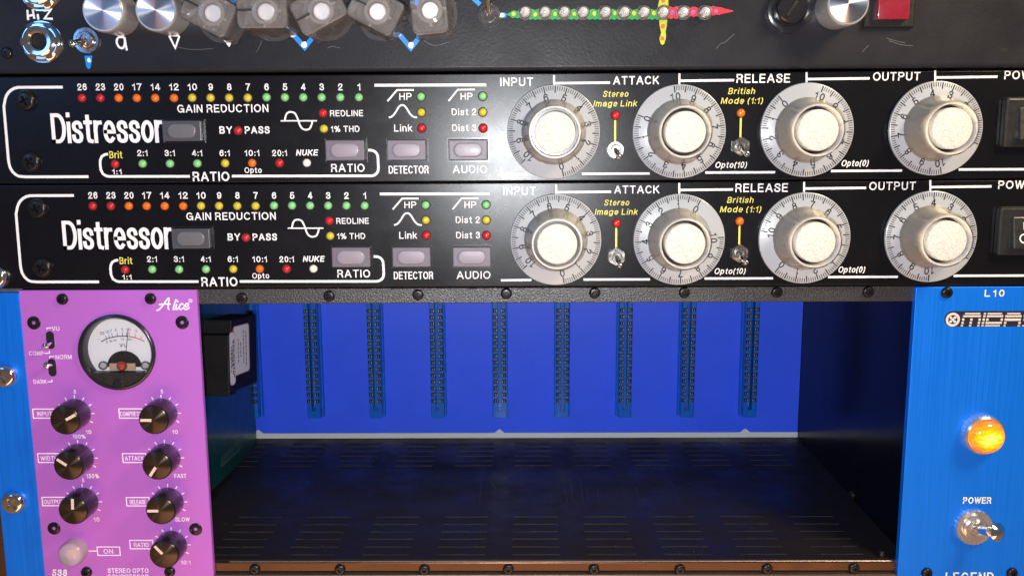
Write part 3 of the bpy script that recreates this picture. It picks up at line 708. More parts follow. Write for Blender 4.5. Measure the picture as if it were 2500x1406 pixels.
def midas(x0):
    seg(x0+4, x0+42, 0); seg(x0+1, x0+45, 1)
    for k in (2, 3, 4):
        for q in (0, 20, 40): seg(x0+q, x0+q+6, k)
    i0 = x0+50
    seg(i0, i0+6, 0)
    for k in (1, 2, 3, 4): seg(i0, i0+6, k)
    d0 = i0+9
    seg(d0, d0+36, 0); seg(d0, d0+40, 1); seg(d0, d0+6, 2); seg(d0+35, d0+41, 2); seg(d0, d0+40, 3); seg(d0, d0+37, 4)
    a0 = d0+45
    seg(a0+3, a0+36, 0); seg(a0, a0+40, 1); seg(a0, a0+40, 2)
    for k in (3, 4): seg(a0, a0+6, k); seg(a0+35, a0+41, k)
    s0 = a0+46
    for k in (0, 2, 4): seg(s0, s0+36, k)
    seg(s0-1, s0+6, 1); seg(s0+31, s0+37, 3)
midas(2349)
put('logo', flat(bm, 'logo', mat('cream_print', (.62, .57, .53), .5)), pan, (0, 0, 0))
for p in ((2311, 714), (2262, 1397), (2470, 1397)):
    x, z = P(*p, 0); put('torx_screw', me_torx, pan, (x, 0, z))
# amber jewel lamp
x, z = P(2394, 1056, 0)
bm = NB(); n = 72
loops(bm, [ring(8.7, 0, n), ring(lambda a: 8.75*(1+.012*math.cos(36*a)), -.4, n), ring(lambda a: 8.75*(1+.012*math.cos(36*a)), -3.2, n), ring(8.4, -4.4, n), ring(7.7, -5, n), ring(7.2, -4, n)], False, True)
lampo = put('indicator_lamp', finish(bm, 'indicator_lamp', m_satin), pan, (x, 0, z))
bm = NB(); rs = [ring(7.0, -4.1, 48), ring(7.05, -6.4, 48)]
for k in range(1, 9):
    t_ = k/9*PI/2; rs.append(ring(7.05*math.cos(t_), -6.4-3.4*math.sin(t_), 48))
loops(bm, rs, False, True); put('jewel', finish(bm, 'jewel', m_jewel, 60), lampo, (x, 0, z))
x, z = P(2374, 1283, 0)
tp = P(2437, 1300, -14); toggle(pan, x, z, 0, (tp[0]-x, -14, tp[1]-z), 8.0, False, 0, m_satin, bush=.66, hgt=2.4, lr=(2.0, 2.7), knurl=True)

# dust lying in the bay and clinging to the backplane
bm = NB()
for k in range(230):
    r = random.uniform(.08, .26)
    if k < 150: c_, u_, v_ = Vector((random.uniform(60, 385), random.uniform(10, 170), -124.36)), Vector((1, 0, 0)), Vector((0, 1, 0))
    else: c_, u_, v_ = Vector((random.uniform(60, 384), 173.95, random.uniform(bp_z+1, -36))), Vector((1, 0, 0)), Vector((0, 0, 1))
    q_ = random.uniform(0, 6)
    bm.faces.new([bm.verts.new(c_+(u_*math.cos(q_+w_)+v_*math.sin(q_+w_))*r*random.uniform(.6, 1.3)) for w_ in (0, 1.2, 2.5, 3.8, 5.1)])
du = put('dust', finish(bm, 'dust', mat('grey_dust', (.3, .29, .28), .8), 0)); du['kind'] = 'stuff'; du['label'] = 'fine pale dust specks on the floor and backplane of the empty bay'; du['category'] = 'dust'

# ================================================================ purple module
mod = thing('compressor_module', 'purple compressor module with round meter and black knobs, left of the empty bay', 'audio module', (38, 0, -133))
XA0, XA1 = P(46, 720, 0)[0], P(480, 720, 0)[0]
mx, mz = P(287, 859, 0)
bm = NB(); e_ = .25; out = [(XA0, Z0+.5), (XA1, Z0+.5), (XA1, -.5), (XA0, -.5)]
inr = lambda k: [(a+(k if a == XA0 else -k), b+(k if b == Z0+.5 else -k)) for a, b in out]
hole = [(mx+16.2*math.cos(a), mz+16.2*math.sin(a)) for a in [2*PI*i/72 for i in range(72)]]
fr_ = inr(e_); V_ = [bm.verts.new((a, 0, b)) for a, b in fr_+hole]
for t_ in tessellate_polygon([[Vector((a, b, 0)) for a, b in fr_], [Vector((a, b, 0)) for a, b in hole]]): bm.faces.new([V_[i] for i in t_])
B1 = [bm.verts.new((a, e_, b)) for a, b in out]; B2 = [bm.verts.new((a, 2.4, b)) for a, b in out]; H2 = [bm.verts.new((a, 2.4, b)) for a, b in hole]
for A1, A2, n_ in ((V_[:4], B1, 4), (B1, B2, 4), (V_[4:], H2, 72)):
    for i in range(n_): bm.faces.new((A1[i], A1[(i+1) % n_], A2[(i+1) % n_], A2[i]))
put('faceplate', finish(bm, 'faceplate', m_purple), mod, (0, 0, 0))
LB = Pieces()
def q0(x, y): return P(x, y, 0)
W = lambda s, a, b, t_, u_, w=.125: tx(LB, s, a, b, t_, u_, w, f=q0)
def bx_(x0, x1, y0, y1, lean=2): ln(LB, [(x0, y0), (x1, y0), (x1+lean, y1), (x0+lean, y1)], 2.6, q0, closed=True)
W('VU', 127, 145, 796.5, 807); W('COMP', 71, 107, 857, 867); W('NORM', 136, 175, 866, 876.5); W('DARK', 82, 114, 926, 936.5)
ln(LB, [(115, 804), (115, 800.5), (126, 800.5)], 2.4, q0); ln(LB, [(109, 862), (121, 862), (120.5, 856)], 2.4, q0)
ln(LB, [(121.5, 874), (121.5, 870), (133, 870)], 2.4, q0); ln(LB, [(116, 931.5), (127, 931.5), (126.5, 926)], 2.4, q0)
# the script maker's name, drawn by hand
LG = LB.new('logo_lettering')
for st in ([(382, 757), (388, 756), (398, 745), (408, 731), (413, 728), (411.5, 742), (411, 753), (414, 755)], [(388, 744), (398, 742), (417, 742)], [(430, 730), (427, 739), (423.5, 750), (423.5, 755), (427, 755)],
           [(432, 742), (429, 752), (432, 755), (437, 750)], [(448, 744), (444, 741), (439, 746), (438, 753), (442, 755), (449, 750)], [(450, 750), (458, 747), (460, 742), (455, 741), (450, 748), (451, 754), (456, 755), (463, 750)]):
    stroke(LG, spline([q0(*p) for p in st], 5), .62, -.06)
x, z = q0(433.5, 735.5); disc(LG, x, z, .5, -.06, 12)
x, z = q0(465, 734); LR = LB.new('registered_mark'); stroke(LR, [(x+.72*math.cos(a), z+.72*math.sin(a)) for a in [PI*i/8 for i in range(16)]], .22, -.06, True)
disc(LR, x, z, .25, -.06, 10)
KN = [  # base px, pointer angle, extra figures
 ('INPUT', (185, 1009), (155.5, 1025), 28, (80, 139, 998, 1020), (91, 127)), ('COMPRESS', (396, 1008), (370, 1025), 180, (290, 347, 997.5, 1020), (293, 345)),
 ('WIDTH', (193, 1117.5), (163, 1137), 145, (92, 148, 1106.5, 1128), (99, 141)), ('ATTACK', (404, 1117), (381, 1140), 235, (299, 356, 1106.5, 1128), (305, 351)),
 ('OUTPUT', (204, 1224), (172.5, 1247), 86, (102.5, 158, 1213, 1233.5), (107, 155)), ('RELEASE', (412, 1224), (387, 1248), 180, (308, 364, 1213.5, 1234), (317, 356)),
 ('RATIO', (420.5, 1329), (396, 1354), 132, (316.5, 372.5, 1318, 1338.5), (327, 363))]
for s, c, cp, ang, b, tt in KN:
    bx_(*b); ym = (b[2]+b[3])/2+1; W(s, tt[0], tt[1], ym-5.5, ym+5, .12)
    cx, cz = q0(*c); TB = LB.new('tick_marks')
    for i in range(-4, 5):
        if i == -4: continue
        a = PI/2-i*math.radians(30)
        if i < -2: continue
        stroke(TB, [(cx+6.95*math.cos(a), cz+6.95*math.sin(a)), (cx+8.3*math.cos(a), cz+8.3*math.sin(a))], .42, -.06)
for s, a, b, t_, u_ in (('5', 180, 186, 951, 960.5), ('5', 392, 398, 950.5, 960), ('10', 209.5, 223, 1049, 1059), ('10', 420.5, 434, 1048.5, 1058.5), ('100%', 177.5, 209, 1060, 1070), ('150%', 211, 242, 1156, 1166.5), ('FAST', 426, 455, 1156, 1166),
                        ('5', 200, 206, 1167, 1176.5), ('10', 229, 243, 1262, 1272), ('SLOW', 428, 463, 1262, 1272), ('10:1', 442, 465, 1367, 1376.5)): W(s, a, b, t_, u_, .135)
bx_(237, 292, 1334, 1354.5); W('ON', 253, 276, 1339, 1350.5); ln(LB, [(216, 1344), (237, 1344)], 2.4, q0)
tx(LB, '538', 127, 164, 1388.5, 1405, .19, .15, f=q0); tx(LB, 'STEREO OPTO', 263, 363, 1386, 1397.5, .16, f=q0); tx(LB, 'COMPRESSOR', 263, 363, 1401, 1412.5, .16, f=q0)
for nm, me in LB.meshes(mat('pale_pink_silkscreen', (.9, .8, .88), .5)): put(nm, me, mod, (0, 0, 0))
for p in ((153, 730), (368, 729), (212, 1395), (415, 1394)):
    x, z = q0(*p); put('torx_screw', me_torx, mod, (x, 0, z))
for p in ((83, 788), (445, 787), (132, 1289), (478, 1291)):
    x, z = q0(*p); put('countersunk_screw', me_flat, mod, (x, 0, z))
# knobs
def knob_meshes():
    n = 96; kn = lambda R: (lambda a: R*(1+.014*math.cos(32*a)))
    bm = NB(); loops(bm, [ring(6.75, -.5, n), ring(kn(6.75), -.9, n), ring(kn(6.45), -9.4, n), ring(6.2, -10, n), ring(6.0, -10.2, n)], True, False); b = finish(bm, 'knob', m_knobblack, 25)
    bm = NB(); lathe(bm, [(6.05, -10.15), (5.6, -10.35), (.2, -10.35)], 64); f = finish(bm, 'cap', m_turn, 30)
    bm = NB(); rect(bm, .7, 5.5, -.62, .62, -10.42); p = flat(bm, 'pointer', m_capw)
    return b, f, p
# turned brown-black cap: concentric machining lines
m_turn = mat('turned_bronze_black_cap', (.075, .055, .04), .28, .85)
n = m_turn.node_tree.nodes; L = m_turn.node_tree.links; bb = n['Principled BSDF']
bb.inputs['Anisotropic'].default_value = .9; bb.inputs['Anisotropic Rotation'].default_value = .25
tg = n.new('ShaderNodeTangent'); tg.direction_type = 'RADIAL'; tg.axis = 'Y'; L.new(tg.outputs[0], bb.inputs['Tangent'])
n = m_alu.node_tree.nodes; L = m_alu.node_tree.links; bb = n['Principled BSDF']; bb.inputs['Anisotropic'].default_value = .96; bb.inputs['Anisotropic Rotation'].default_value = .25
tg = n.new('ShaderNodeTangent'); tg.direction_type = 'RADIAL'; tg.axis = 'Y'; L.new(tg.outputs[0], bb.inputs['Tangent'])
KM = knob_meshes()
for s, c, cp, ang, b, tt in KN:
    x, z = q0(*c); k = put('knob', KM[0], mod, (x, 0, z)); put('cap', KM[1], k, (x, 0, z)); put('pointer', KM[2], k, (x, 0, z), (0, -math.radians(ang), 0))
# illuminated push button, unlit
x, z = q0(186, 1341)
bm = NB(); lathe(bm, [(5.6, 0), (5.6, -5.2), (5.2, -6.2), (4.4, -6.8), (3, -7)], 40); ob = put('push_button', finish(bm, 'push_button', clear('milky_clear_button', (.97, .9, .9), .32, .06, (.9, .8, .79)), 50), mod, (x, 0, z))
bm = NB(); box(bm, -2, 2, -5.2, -.3, -2, 2, .5); put('insert', finish(bm, 'insert', mat('peach_insert', (.75, .45, .36), .4)), ob, (x, 0, z))
# slide switches
for (px, py, up_) in ((123, 830, -1), (127.5, 897, 1)):
    x, z = q0(px, py); bm = NB(); hr = 1.75
    poly(bm, [(hr*math.cos(a), 2.2+hr*math.sin(a)) for a in [PI*i/10 for i in range(11)]]+[(-hr*math.cos(a), -2.2-hr*math.sin(a)) for a in [PI*i/10 for i in range(11)]], -.05)
    s_ = put('slide_switch', flat(bm, 'slide_switch', m_slot), mod, (x, 0, z))
    put('lever', lever_mesh('lever', (.1, .3, up_*1.0), (-.5, -4.2, up_*2.0), 1.0, 1.05, m_chrome), s_, (x, 0, z))
# round meter
bm = NB(); R = 16.6; n = 96
loops(bm, [ring(R, 0, n), ring(R, -1.4, n), ring(R-.4, -1.8, n), ring(R-1.2, -1.8, n), ring(R-2.0, -.6, n), ring(R-2.3, 3.6, n)], False, False)
met = put('meter', finish(bm, 'meter', m_frame, 50), mod, (mx, 0, mz))
YF = 3.4
fc = lambda a, b: tuple(Vector(P(a, b, YF))-Vector((mx, mz)))
bm = NB(); disc(bm, 0, 0, R-2.2, YF+.1, 64); put('dial_face', flat(bm, 'dial_face', m_faceplate), met, (mx, 0, mz))
bm = NB()
ln(bm, spline([(247, 834), (262, 826.5), (280, 822), (297, 820.5), (313, 821)]), 2.2, fc, YF-.02)
for a, b in (((261, 826), (257, 819)), ((268, 824.5), (265, 816.5)), ((275, 823), (272.5, 814)), ((287, 821), (286, 812)), ((299, 820.5), (299, 810.5)), ((309, 820.5), (309.5, 811))): ln(bm, [a, b], 1.3, fc, YF-.02)
for s, a, b, t_, u_ in (('20', 244.5, 254.5, 809, 817), ('10', 257, 266.5, 806, 813.5), ('7', 269, 273, 804, 811.5), ('5', 281, 285, 801.5, 808.5), ('3', 296.5, 300.5, 800.5, 807.5), ('1', 308, 311, 801, 808), ('-', 238, 244, 824, 829),
                        ('0', 259, 263, 831.5, 837.5), ('30', 267, 274, 829.5, 835.5), ('50', 277, 285, 827.5, 833), ('70', 295, 303, 825, 831), ('100', 309, 321, 825.5, 831.5)): tx(bm, s, a, b, t_, u_, .12, f=fc, y=YF-.02)
tx(bm, 'VU', 292, 310, 838, 847, .16, f=fc, y=YF-.02)
put('scale_marks', flat(bm, 'scale_marks', m_ink), met, (mx, 0, mz))
bm = NB(); ln(bm, spline([(314, 821), (330, 824), (343, 829), (352, 833)]), 2.2, fc, YF-.02)
for a, b in (((315, 821), (316, 811)), ((329, 823.5), (331, 815)), ((343, 828.5), (346.5, 820.5))): ln(bm, [a, b], 1.3, fc, YF-.02)
tx(bm, '0', 315, 319.5, 801, 808, .12, f=fc, y=YF-.02); tx(bm, '3', 330, 334.5, 804.5, 811.5, .12, f=fc, y=YF-.02); tx(bm, '+', 323.5, 327.5, 827, 831, .12, f=fc, y=YF-.02)
put('red_scale', flat(bm, 'red_scale', m_redink), met, (mx, 0, mz))
bm = NB(); ln(bm, [(316, 800), (310, 858)], 1.7, fc, YF-1.2); put('needle', flat(bm, 'needle', m_ink), met, (mx, 0, mz))
bm = NB(); c = fc(305, 895); poly(bm, [(c[0]+7.6*math.cos(a), c[1]+7.2*math.sin(a)) for a in [PI*i/24 for i in range(25)]], YF-.3); put('pivot_cover', flat(bm, 'pivot_cover', m_bezel), met, (mx, 0, mz))
bm = NB(); zc = P(287, 910, -1)[1]-mz; Rw = R-1.4
a0 = math.asin(zc/Rw); pts = [(Rw*math.cos(t_), Rw*math.sin(t_)) for t_ in [PI-a0+(PI+2*a0)*i/40 for i in range(41)]]
loops(bm, [[Vector((a, y, b)) for a, b in pts] for y in (YF-.4, -1.2)], False, True)
cov = put('lower_cover', finish(bm, 'lower_cover', m_bezel, 40), met, (mx, 0, mz))
c = tuple(Vector(P(289, 936, -1.3))-Vector((mx, mz))); bm = NB(); loops(bm, [ring(2.1, -1.2, 24, *c), ring(2.1, -1.7, 24, *c), ring(1.8, -1.9, 24, *c), ring(1.6, -1.5, 24, *c)], False, True); put('adjuster', finish(bm, 'adjuster', m_frame), cov, (mx, 0, mz))
def bead(px, py, y, sx, sz, m, nm):
    c = tuple(Vector(P(px, py, y))-Vector((mx, mz))); bm = NB(); bmesh.ops.create_uvsphere(bm, u_segments=24, v_segments=14, radius=1)
    for v in bm.verts: v.co = Vector((v.co.x*sx, v.co.y*sz, v.co.z*sz))
    put(nm, finish(bm, nm, m, 60), met, (mx+c[0], y, mz+c[1]))
bead(252, 892, 1.2, 2.0, 1.9, m_dome, 'bulb'); bead(355, 892, 1.2, 2.0, 1.9, m_dome, 'bulb'); bead(298, 893, .8, 2.3, 2.2, m_pinkbulb, 'bulb')
c = fc(303, 893); bm = NB(); box(bm, c[0]-5.6, c[0]+5.6, 1.2, 2.6, c[1]-1.4, c[1]+1.6, .3); put('bulb_holder', finish(bm, 'bulb_holder', mat('tan_holder', (.45, .3, .2), .4)), met, (mx, 0, mz))
bm = NB(); disc(bm, 0, 0, R-1.9, -.7, 64); put('window', flat(bm, 'window', m_window), met, (mx, 0, mz))
# circuit board and the black cans behind the panel
Xb = 50
A_ = [PX(618, 1100, Xb), PX(522, 1192, Xb)]
bm = NB(); pts = [(4, -8), (164, -8), (164, A_[0][1]), (A_[0][0], A_[0][1]), (A_[1][0], A_[1][1]), (4, A_[1][1])]
loops(bm, [[Vector((x, a, b)) for a, b in pts] for x in (Xb-1.6, Xb)], True, True); pcb = put('circuit_board', finish(bm, 'circuit_board', m_green, 0), mod, (0, 0, 0))
bm = NB()
for (xa, ya, xb, yb) in ((541, 1128, 590, 1078), (541, 1140, 592, 1092)):
    a, b = PX(xa, ya, Xb+.1), PX(xb, yb, Xb+.1); d = Vector((b[0]-a[0], b[1]-a[1])); L0 = d.length; d.normalize(); nrm = Vector((-d.y, d.x))
    s = 0
    while s < L0:
        w = random.uniform(1.2, 2.6); h = 2.6 if ya < 1130 else 1.7
        for u0_, v0_, u1_, v1_ in ((0, 0, .35, h), (0, 0, w*.6, .35), (0, h-.35, w*.6, h)):
            bm.faces.new([bm.verts.new((Xb+.1, *(Vector(a)+d*(s+u)+nrm*v))) for u, v in ((u0_, v0_), (u1_, v0_), (u1_, v1_), (u0_, v1_))])
        s += w+.7
put('board_print', finish(bm, 'board_print', mat('faded_white_print', (.25, .32, .3), .6), 0), pcb, (0, 0, 0))
Xf = 66
yA = PX(560, 870, Xf)[0]; yB = PX(574, 880, Xf)[0]; yC = PX(622, 880, Xf)[0]
zA1 = PX(566, 815, Xf)[1]; zA0 = PX(572, 962, Xf)[1]
bm = NB(); box(bm, Xb, Xf, yA, yB-.3, zA0, zA1, .6, 2); b1 = put('transformer', finish(bm, 'transformer', m_blackbox), mod, (0, 0, 0))
bm = NB(); box(bm, Xb, Xf, yB+.3, yC, PX(600, 945, Xf)[1], PX(600, 770, Xf)[1], .8, 2); b2 = put('transformer', finish(bm, 'transformer', m_blackbox), mod, (0, 0, 0))
def sticker(parent, y0, y1, z0, z1):
    bm = NB(); r = min(2.2, (y1-y0)*.35)
    pts = []
    for cx, cz, a0 in ((y1-r, z1-r, 0), (y0+r, z1-r, 90), (y0+r, z0+r, 180), (y1-r, z0+r, 270)):
        pts += arc(cx, cz, r, r, a0, a0+90, 6)
    bm.faces.new([bm.verts.new((Xf+.05, a, b)) for a, b in pts]); s_ = put('label', finish(bm, 'label', m_label, 0), parent, (0, 0, 0))
    bm = NB(); k = .5; n_ = len(pts); pv = [bm.verts.new((Xf+.1, a, b)) for a, b in pts]; pi_ = [bm.verts.new((Xf+.1, (y0+y1)/2+(a-(y0+y1)/2)*.93, (z0+z1)/2+(b-(z0+z1)/2)*.97)) for a, b in pts]
    for i in range(n_): bm.faces.new((pv[i], pv[(i+1) % n_], pi_[(i+1) % n_], pi_[i]))
    put('label_border', finish(bm, 'label_border', m_pinkprint, 0), s_, (0, 0, 0))
    bm = NB(); zc = (z0+z1)/2
    for f, l in ((.3, .25), (.45, .15), (.62, .3), (.78, .36)):
        y = y0+(y1-y0)*f; z = zc-(z1-z0)*l
        while z < zc+(z1-z0)*l:
            dz = random.uniform(.7, 2.2); bm.faces.new([bm.verts.new((Xf+.12, a, b)) for a, b in ((y-.45, z), (y+.45, z), (y+.45, z+dz), (y-.45, z+dz))]); z += dz+.6
    put('label_print', finish(bm, 'label_print', m_ink, 0), s_, (0, 0, 0))
sticker(b1, yA+.8, yB-1, PX(575, 935, Xf)[1], PX(562, 812, Xf)[1])
sticker(b2, yB+1.5, PX(606, 850, Xf)[0], PX(588, 918, Xf)[1], PX(596, 790, Xf)[1])

for o_, pv in ((b1, (Xf, (yA+yB)/2, (zA0+zA1)/2)), (b2, (Xf, (yB+yC)/2, (zA0+zA1)/2))):      # they sit slightly askew on the board
    t_ = Matrix.Translation((Vector(pv)-LOC[mod])*S)
    o_.matrix_basis = t_ @ Matrix.Rotation(math.radians(-6), 4, 'X') @ Matrix.Rotation(math.radians(-5), 4, 'Z') @ t_.inverted() @ Matrix.Translation(-LOC[mod]*S)

# ================================================================ the hand painted unit on top
top = thing('rack_preamp', 'scuffed black rack preamp with hand painted marks and clear knobs, topmost unit in the rack', 'preamp', (190, -3, 89))
YT = -3
T0 = lambda x, y: P(x, y, YT)
zb_ = 89.6
bm = NB(); box(bm, -50, 436, YT, 4, zb_, 178, 1.7, 8); put('faceplate', finish(bm, 'faceplate', m_sparkpl, 0), top, (0, 0, 0))
bm = NB(); box(bm, -24, 406, 4, 240, zb_+1, 177, .5); put('case', finish(bm, 'case', m_sparkpl), top, (0, 0, 0))
def pt(bm, pts, y=YT-.05): poly(bm, [T0(*p) for p in pts], y)
bm = Pieces(); hz = bm.new('hand_lettering')
for st in ([(67, 25), (69, 50)], [(69, 40), (83, 37)], [(80, 24), (84, 47)], [(92, 35), (94, 49)], [(107, 27), (124, 25), (109, 46), (129, 47)]): stroke(hz, [T0(*p) for p in st], .9, YT-.05)
x, z = T0(90, 25); disc(hz, x, z, .55, YT-.05, 12)
hz = bm.new('hand_lettering')
ln(hz, spline([(304, 92), (290, 92), (285, 102), (290, 115), (300, 118), (305, 106), (304, 92)]), 5, T0, YT-.05); ln(hz, [(304, 92), (307, 110), (310, 124)], 5, T0, YT-.05)
hz = bm.new('hand_lettering'); ln(hz, [(413, 88), (428, 118), (438, 89)], 5, T0, YT-.05); ln(hz, [(414, 87), (438, 88)], 4, T0, YT-.05)
pt(bm.new('white_mark'), [(546, 99), (568, 99), (564, 108), (560, 116), (556, 112)])
def lay(pc, m):
    for nm, me in pc.meshes(m): put(nm, me, top, (0, 0, 0))
lay(bm, paint['white'])
def blob(x0, x1, yc, h, skew=0, tip0=False, tip1=False):
    pts = []
    ph = random.uniform(0, 6)
    for sg, rng in ((-1, range(9)), (1, range(8, -1, -1))):
        for i in rng:
            t_ = i/8; x = x0+(x1-x0)*t_; k = 1
            if tip0: k = min(1, .12+t_*2.2)
            if tip1: k = min(k, .1+(1-t_)*1.25)
            pts.append((x, yc+sg*h*k*(.93+.12*math.sin(x*.35*(1.4 if sg > 0 else 1)+ph+sg))+skew*t_))
    return pts
LX = (1283, 1331, 1378, 1424, 1478, 1524, 1572, 1619, 1668, 1721)
bm = Pieces(); pt(bm.new('green_mark'), blob(1238, 1270, 36, 9, 0, True))
for a, b in zip(LX[:7], LX[1:8]): pt(bm.new('green_mark'), blob(a+9, b-9, 36, 13))
lay(bm, paint['green'])
bm = Pieces(); pt(bm.new('lime_mark'), [(1611, -30), (1627, -30), (1631, -8), (1632, 18), (1606, 18), (1611, -4)]); pt(bm.new('lime_mark'), [(1609, 50), (1629, 49), (1628, 64), (1625, 78), (1626, 92), (1622, 107), (1617, 111), (1612, 106), (1610, 96), (1614, 80), (1611, 66)])
lay(bm, paint['lime'])
bm = Pieces(); pt(bm.new('red_mark'), blob(1631, 1655, 32, 15)); pt(bm.new('red_mark'), blob(1682, 1704, 30, 12)); pt(bm.new('red_mark'), blob(1734, 1790, 27, 11, 1, False, True))
lay(bm, paint['red'])
def dots(name, col, L_):
    pc = Pieces()
    for k, (p, r) in enumerate(L_):
        x, z = T0(*p); sx, q_ = random.uniform(.85, 1.1), random.uniform(0, 6)
        poly(pc.new(name), [(x+r*sx*math.cos(a)*(1+.08*math.sin(2*a+q_)), z+r*math.sin(a)*(1+.08*math.sin(3*a+q_))) for a in [PI*i/9 for i in range(18)]], YT-.11)
    lay(pc, paint[col])
dots('yellow_dot', 'dotyellow', [((1254, 35), .8), ((1307, 36), .85), ((1355, 35), .8), ((1402, 35), .8), ((1451, 34), .87), ((1501, 33), .8), ((1548, 33.5), .85), ((1597, 33), .85)])
dots('orange_dot', 'orange', [((1619, 2), .95), ((1618, 65), .95), ((1617, 95), .9)])
dots('purple_dot', 'purple', [((1642, 32), .85), ((1693, 31), .85), ((1748, 28), .8)])
bm = Pieces(); pt(bm.new('blue_mark'), [(206, 137), (225, 137), (224, 152), (221, 166), (216, 170), (211, 164)])
for a, c, e_ in (((716, 85), (744, 117), (771, 83)), ((975, 85), (1003, 118), (1031, 83))): ln(bm.new('blue_mark'), [a, c, e_], 11, T0, YT-.05)
ln(bm.new('blue_mark'), [(1150, -8), (1172, 12)], 10, T0, YT-.05); ln(bm.new('blue_mark'), [(1026, -8), (1012, 12)], 12, T0, YT-.05); x, z = T0(1231, 38); disc(bm.new('blue_mark'), x, z, 1.0, YT-.05, 14); pt(bm.new('blue_mark'), [(566, -12), (586, -12), (580, 6), (570, 4)])
lay(bm, paint['blue'])
dots('white_dot', 'white', [((742.5, 110), 1.25), ((1003.5, 111), 1.25), ((217.5, 148), .9), ((715, 85), 1.15), ((767, 85), .9), ((973, 85), 1.1), ((1226, 38), .9)])
bm = NB(); x, z = T0(2450, 123); poly(bm, [(x+1.5*math.cos(a)*(1+.2*math.sin(3*a)), z+.9*math.sin(a)) for a in [PI*i/9 for i in range(18)]], YT-.05); put('stain', flat(bm, 'stain', m_slot), top, (0, 0, 0))
bm = Pieces()
for st in ([(2165, 94), (2180, 99), (2210, 106)], [(2170, 100), (2200, 110), (2228, 112)], [(2105, 128), (2112, 120), (2120, 112)], [(1748, 120), (1760, 107), (1770, 104), (1793, 83)], [(800, 118), (812, 114), (830, 118)], [(640, 100), (632, 118), (626, 128)], [(1035, 100), (1060, 112), (1095, 104)], [(430, 115), (470, 122), (520, 119)]):
    stroke(bm.new('scratch'), spline([T0(*p) for p in st], 4), .16, YT-.03)
lay(bm, mat('scratch_grey', (.13, .13, .135), .5))
# jack sockets
def jack(px, py, R):
    x, z = P(px, py, YT-3); n = 48
    bm = NB(); hx = lambda a: min(R, R*.93/math.cos((a % (PI/3))-PI/6))
    loops(bm, [ring(R*1.02, 0, n), ring(R*1.02, -.8, n), ring(hx, -.8, n), ring(hx, -2.4, n), ring(R*.86, -3, n), ring(R*.74, -3, n), ring(R*.74, -4.6, n), ring(R*.66, -5, n), ring(R*.5, -4.9, n), ring(R*.4, -4.2, n), ring(R*.39, 4, n)], False, False)
    j = put('jack_socket', finish(bm, 'jack_socket', m_chrome, 30), top, (x, YT, z))
    bm = NB(); lathe(bm, [(R*.39, -2.4), (R*.385, -2.5)], 32); put('hole', finish(bm, 'hole', m_slot), j, (x, YT, z))
jack(96, 102, 8.1); jack(91, -26, 8.1)
x, z = T0(18, 130); put('small_screw', me_small, top, (x, YT, z))
x, z = T0(215, 100); tp = P(173, 107, YT-9.5); toggle(top, x, z, YT, (tp[0]-x, -9.5, tp[1]-z), 5.2, False, 0, m_chrome, bush=.66, hgt=2.0, lr=(1.1, 1.15))
x, z = T0(1194, 38); toggle(top, x, z, YT, (-.3, -9.0, 8.2), 4.6, False, 0, m_chrome, bush=.68, hgt=2.0, lr=(1.15, 1.1), knurl=True)
# aluminium knobs
def alu_knob():
    n = 64
    bm = NB(); loops(bm, [ring(8.25, -.3, n), ring(8.25, -14.6, n), ring(8.0, -15.4, n), ring(7.7, -15.7, n), ring(7.3, -15.7, n)], True, False); a = finish(bm, 'knob', m_steel2, 30)
    bm = NB(); lathe(bm, [(7.3, -15.6), (7.2, -15.8), (.3, -15.8)], 64); b = finish(bm, 'cap', m_alu, 30)
    bm = NB(); rect(bm, -7.1, 7.1, -.13, .13, -15.86); c = flat(bm, 'pointer', paint['white'])
    return a, b, c
m_steel2 = mat('satin_aluminium', (.66, .64, .62), .3, .72, aniso=.3)
AK = alu_knob()
for p, ang in (((292, 38), -26), ((416, 37), -27), ((2039, 22), 30)):
    x, z = T0(*p); k = put('knob', AK[0], top, (x, YT, z)); put('cap', AK[1], k, (x, YT, z)); put('pointer', AK[2], k, (x, YT, z), (0, -math.radians(ang), 0))
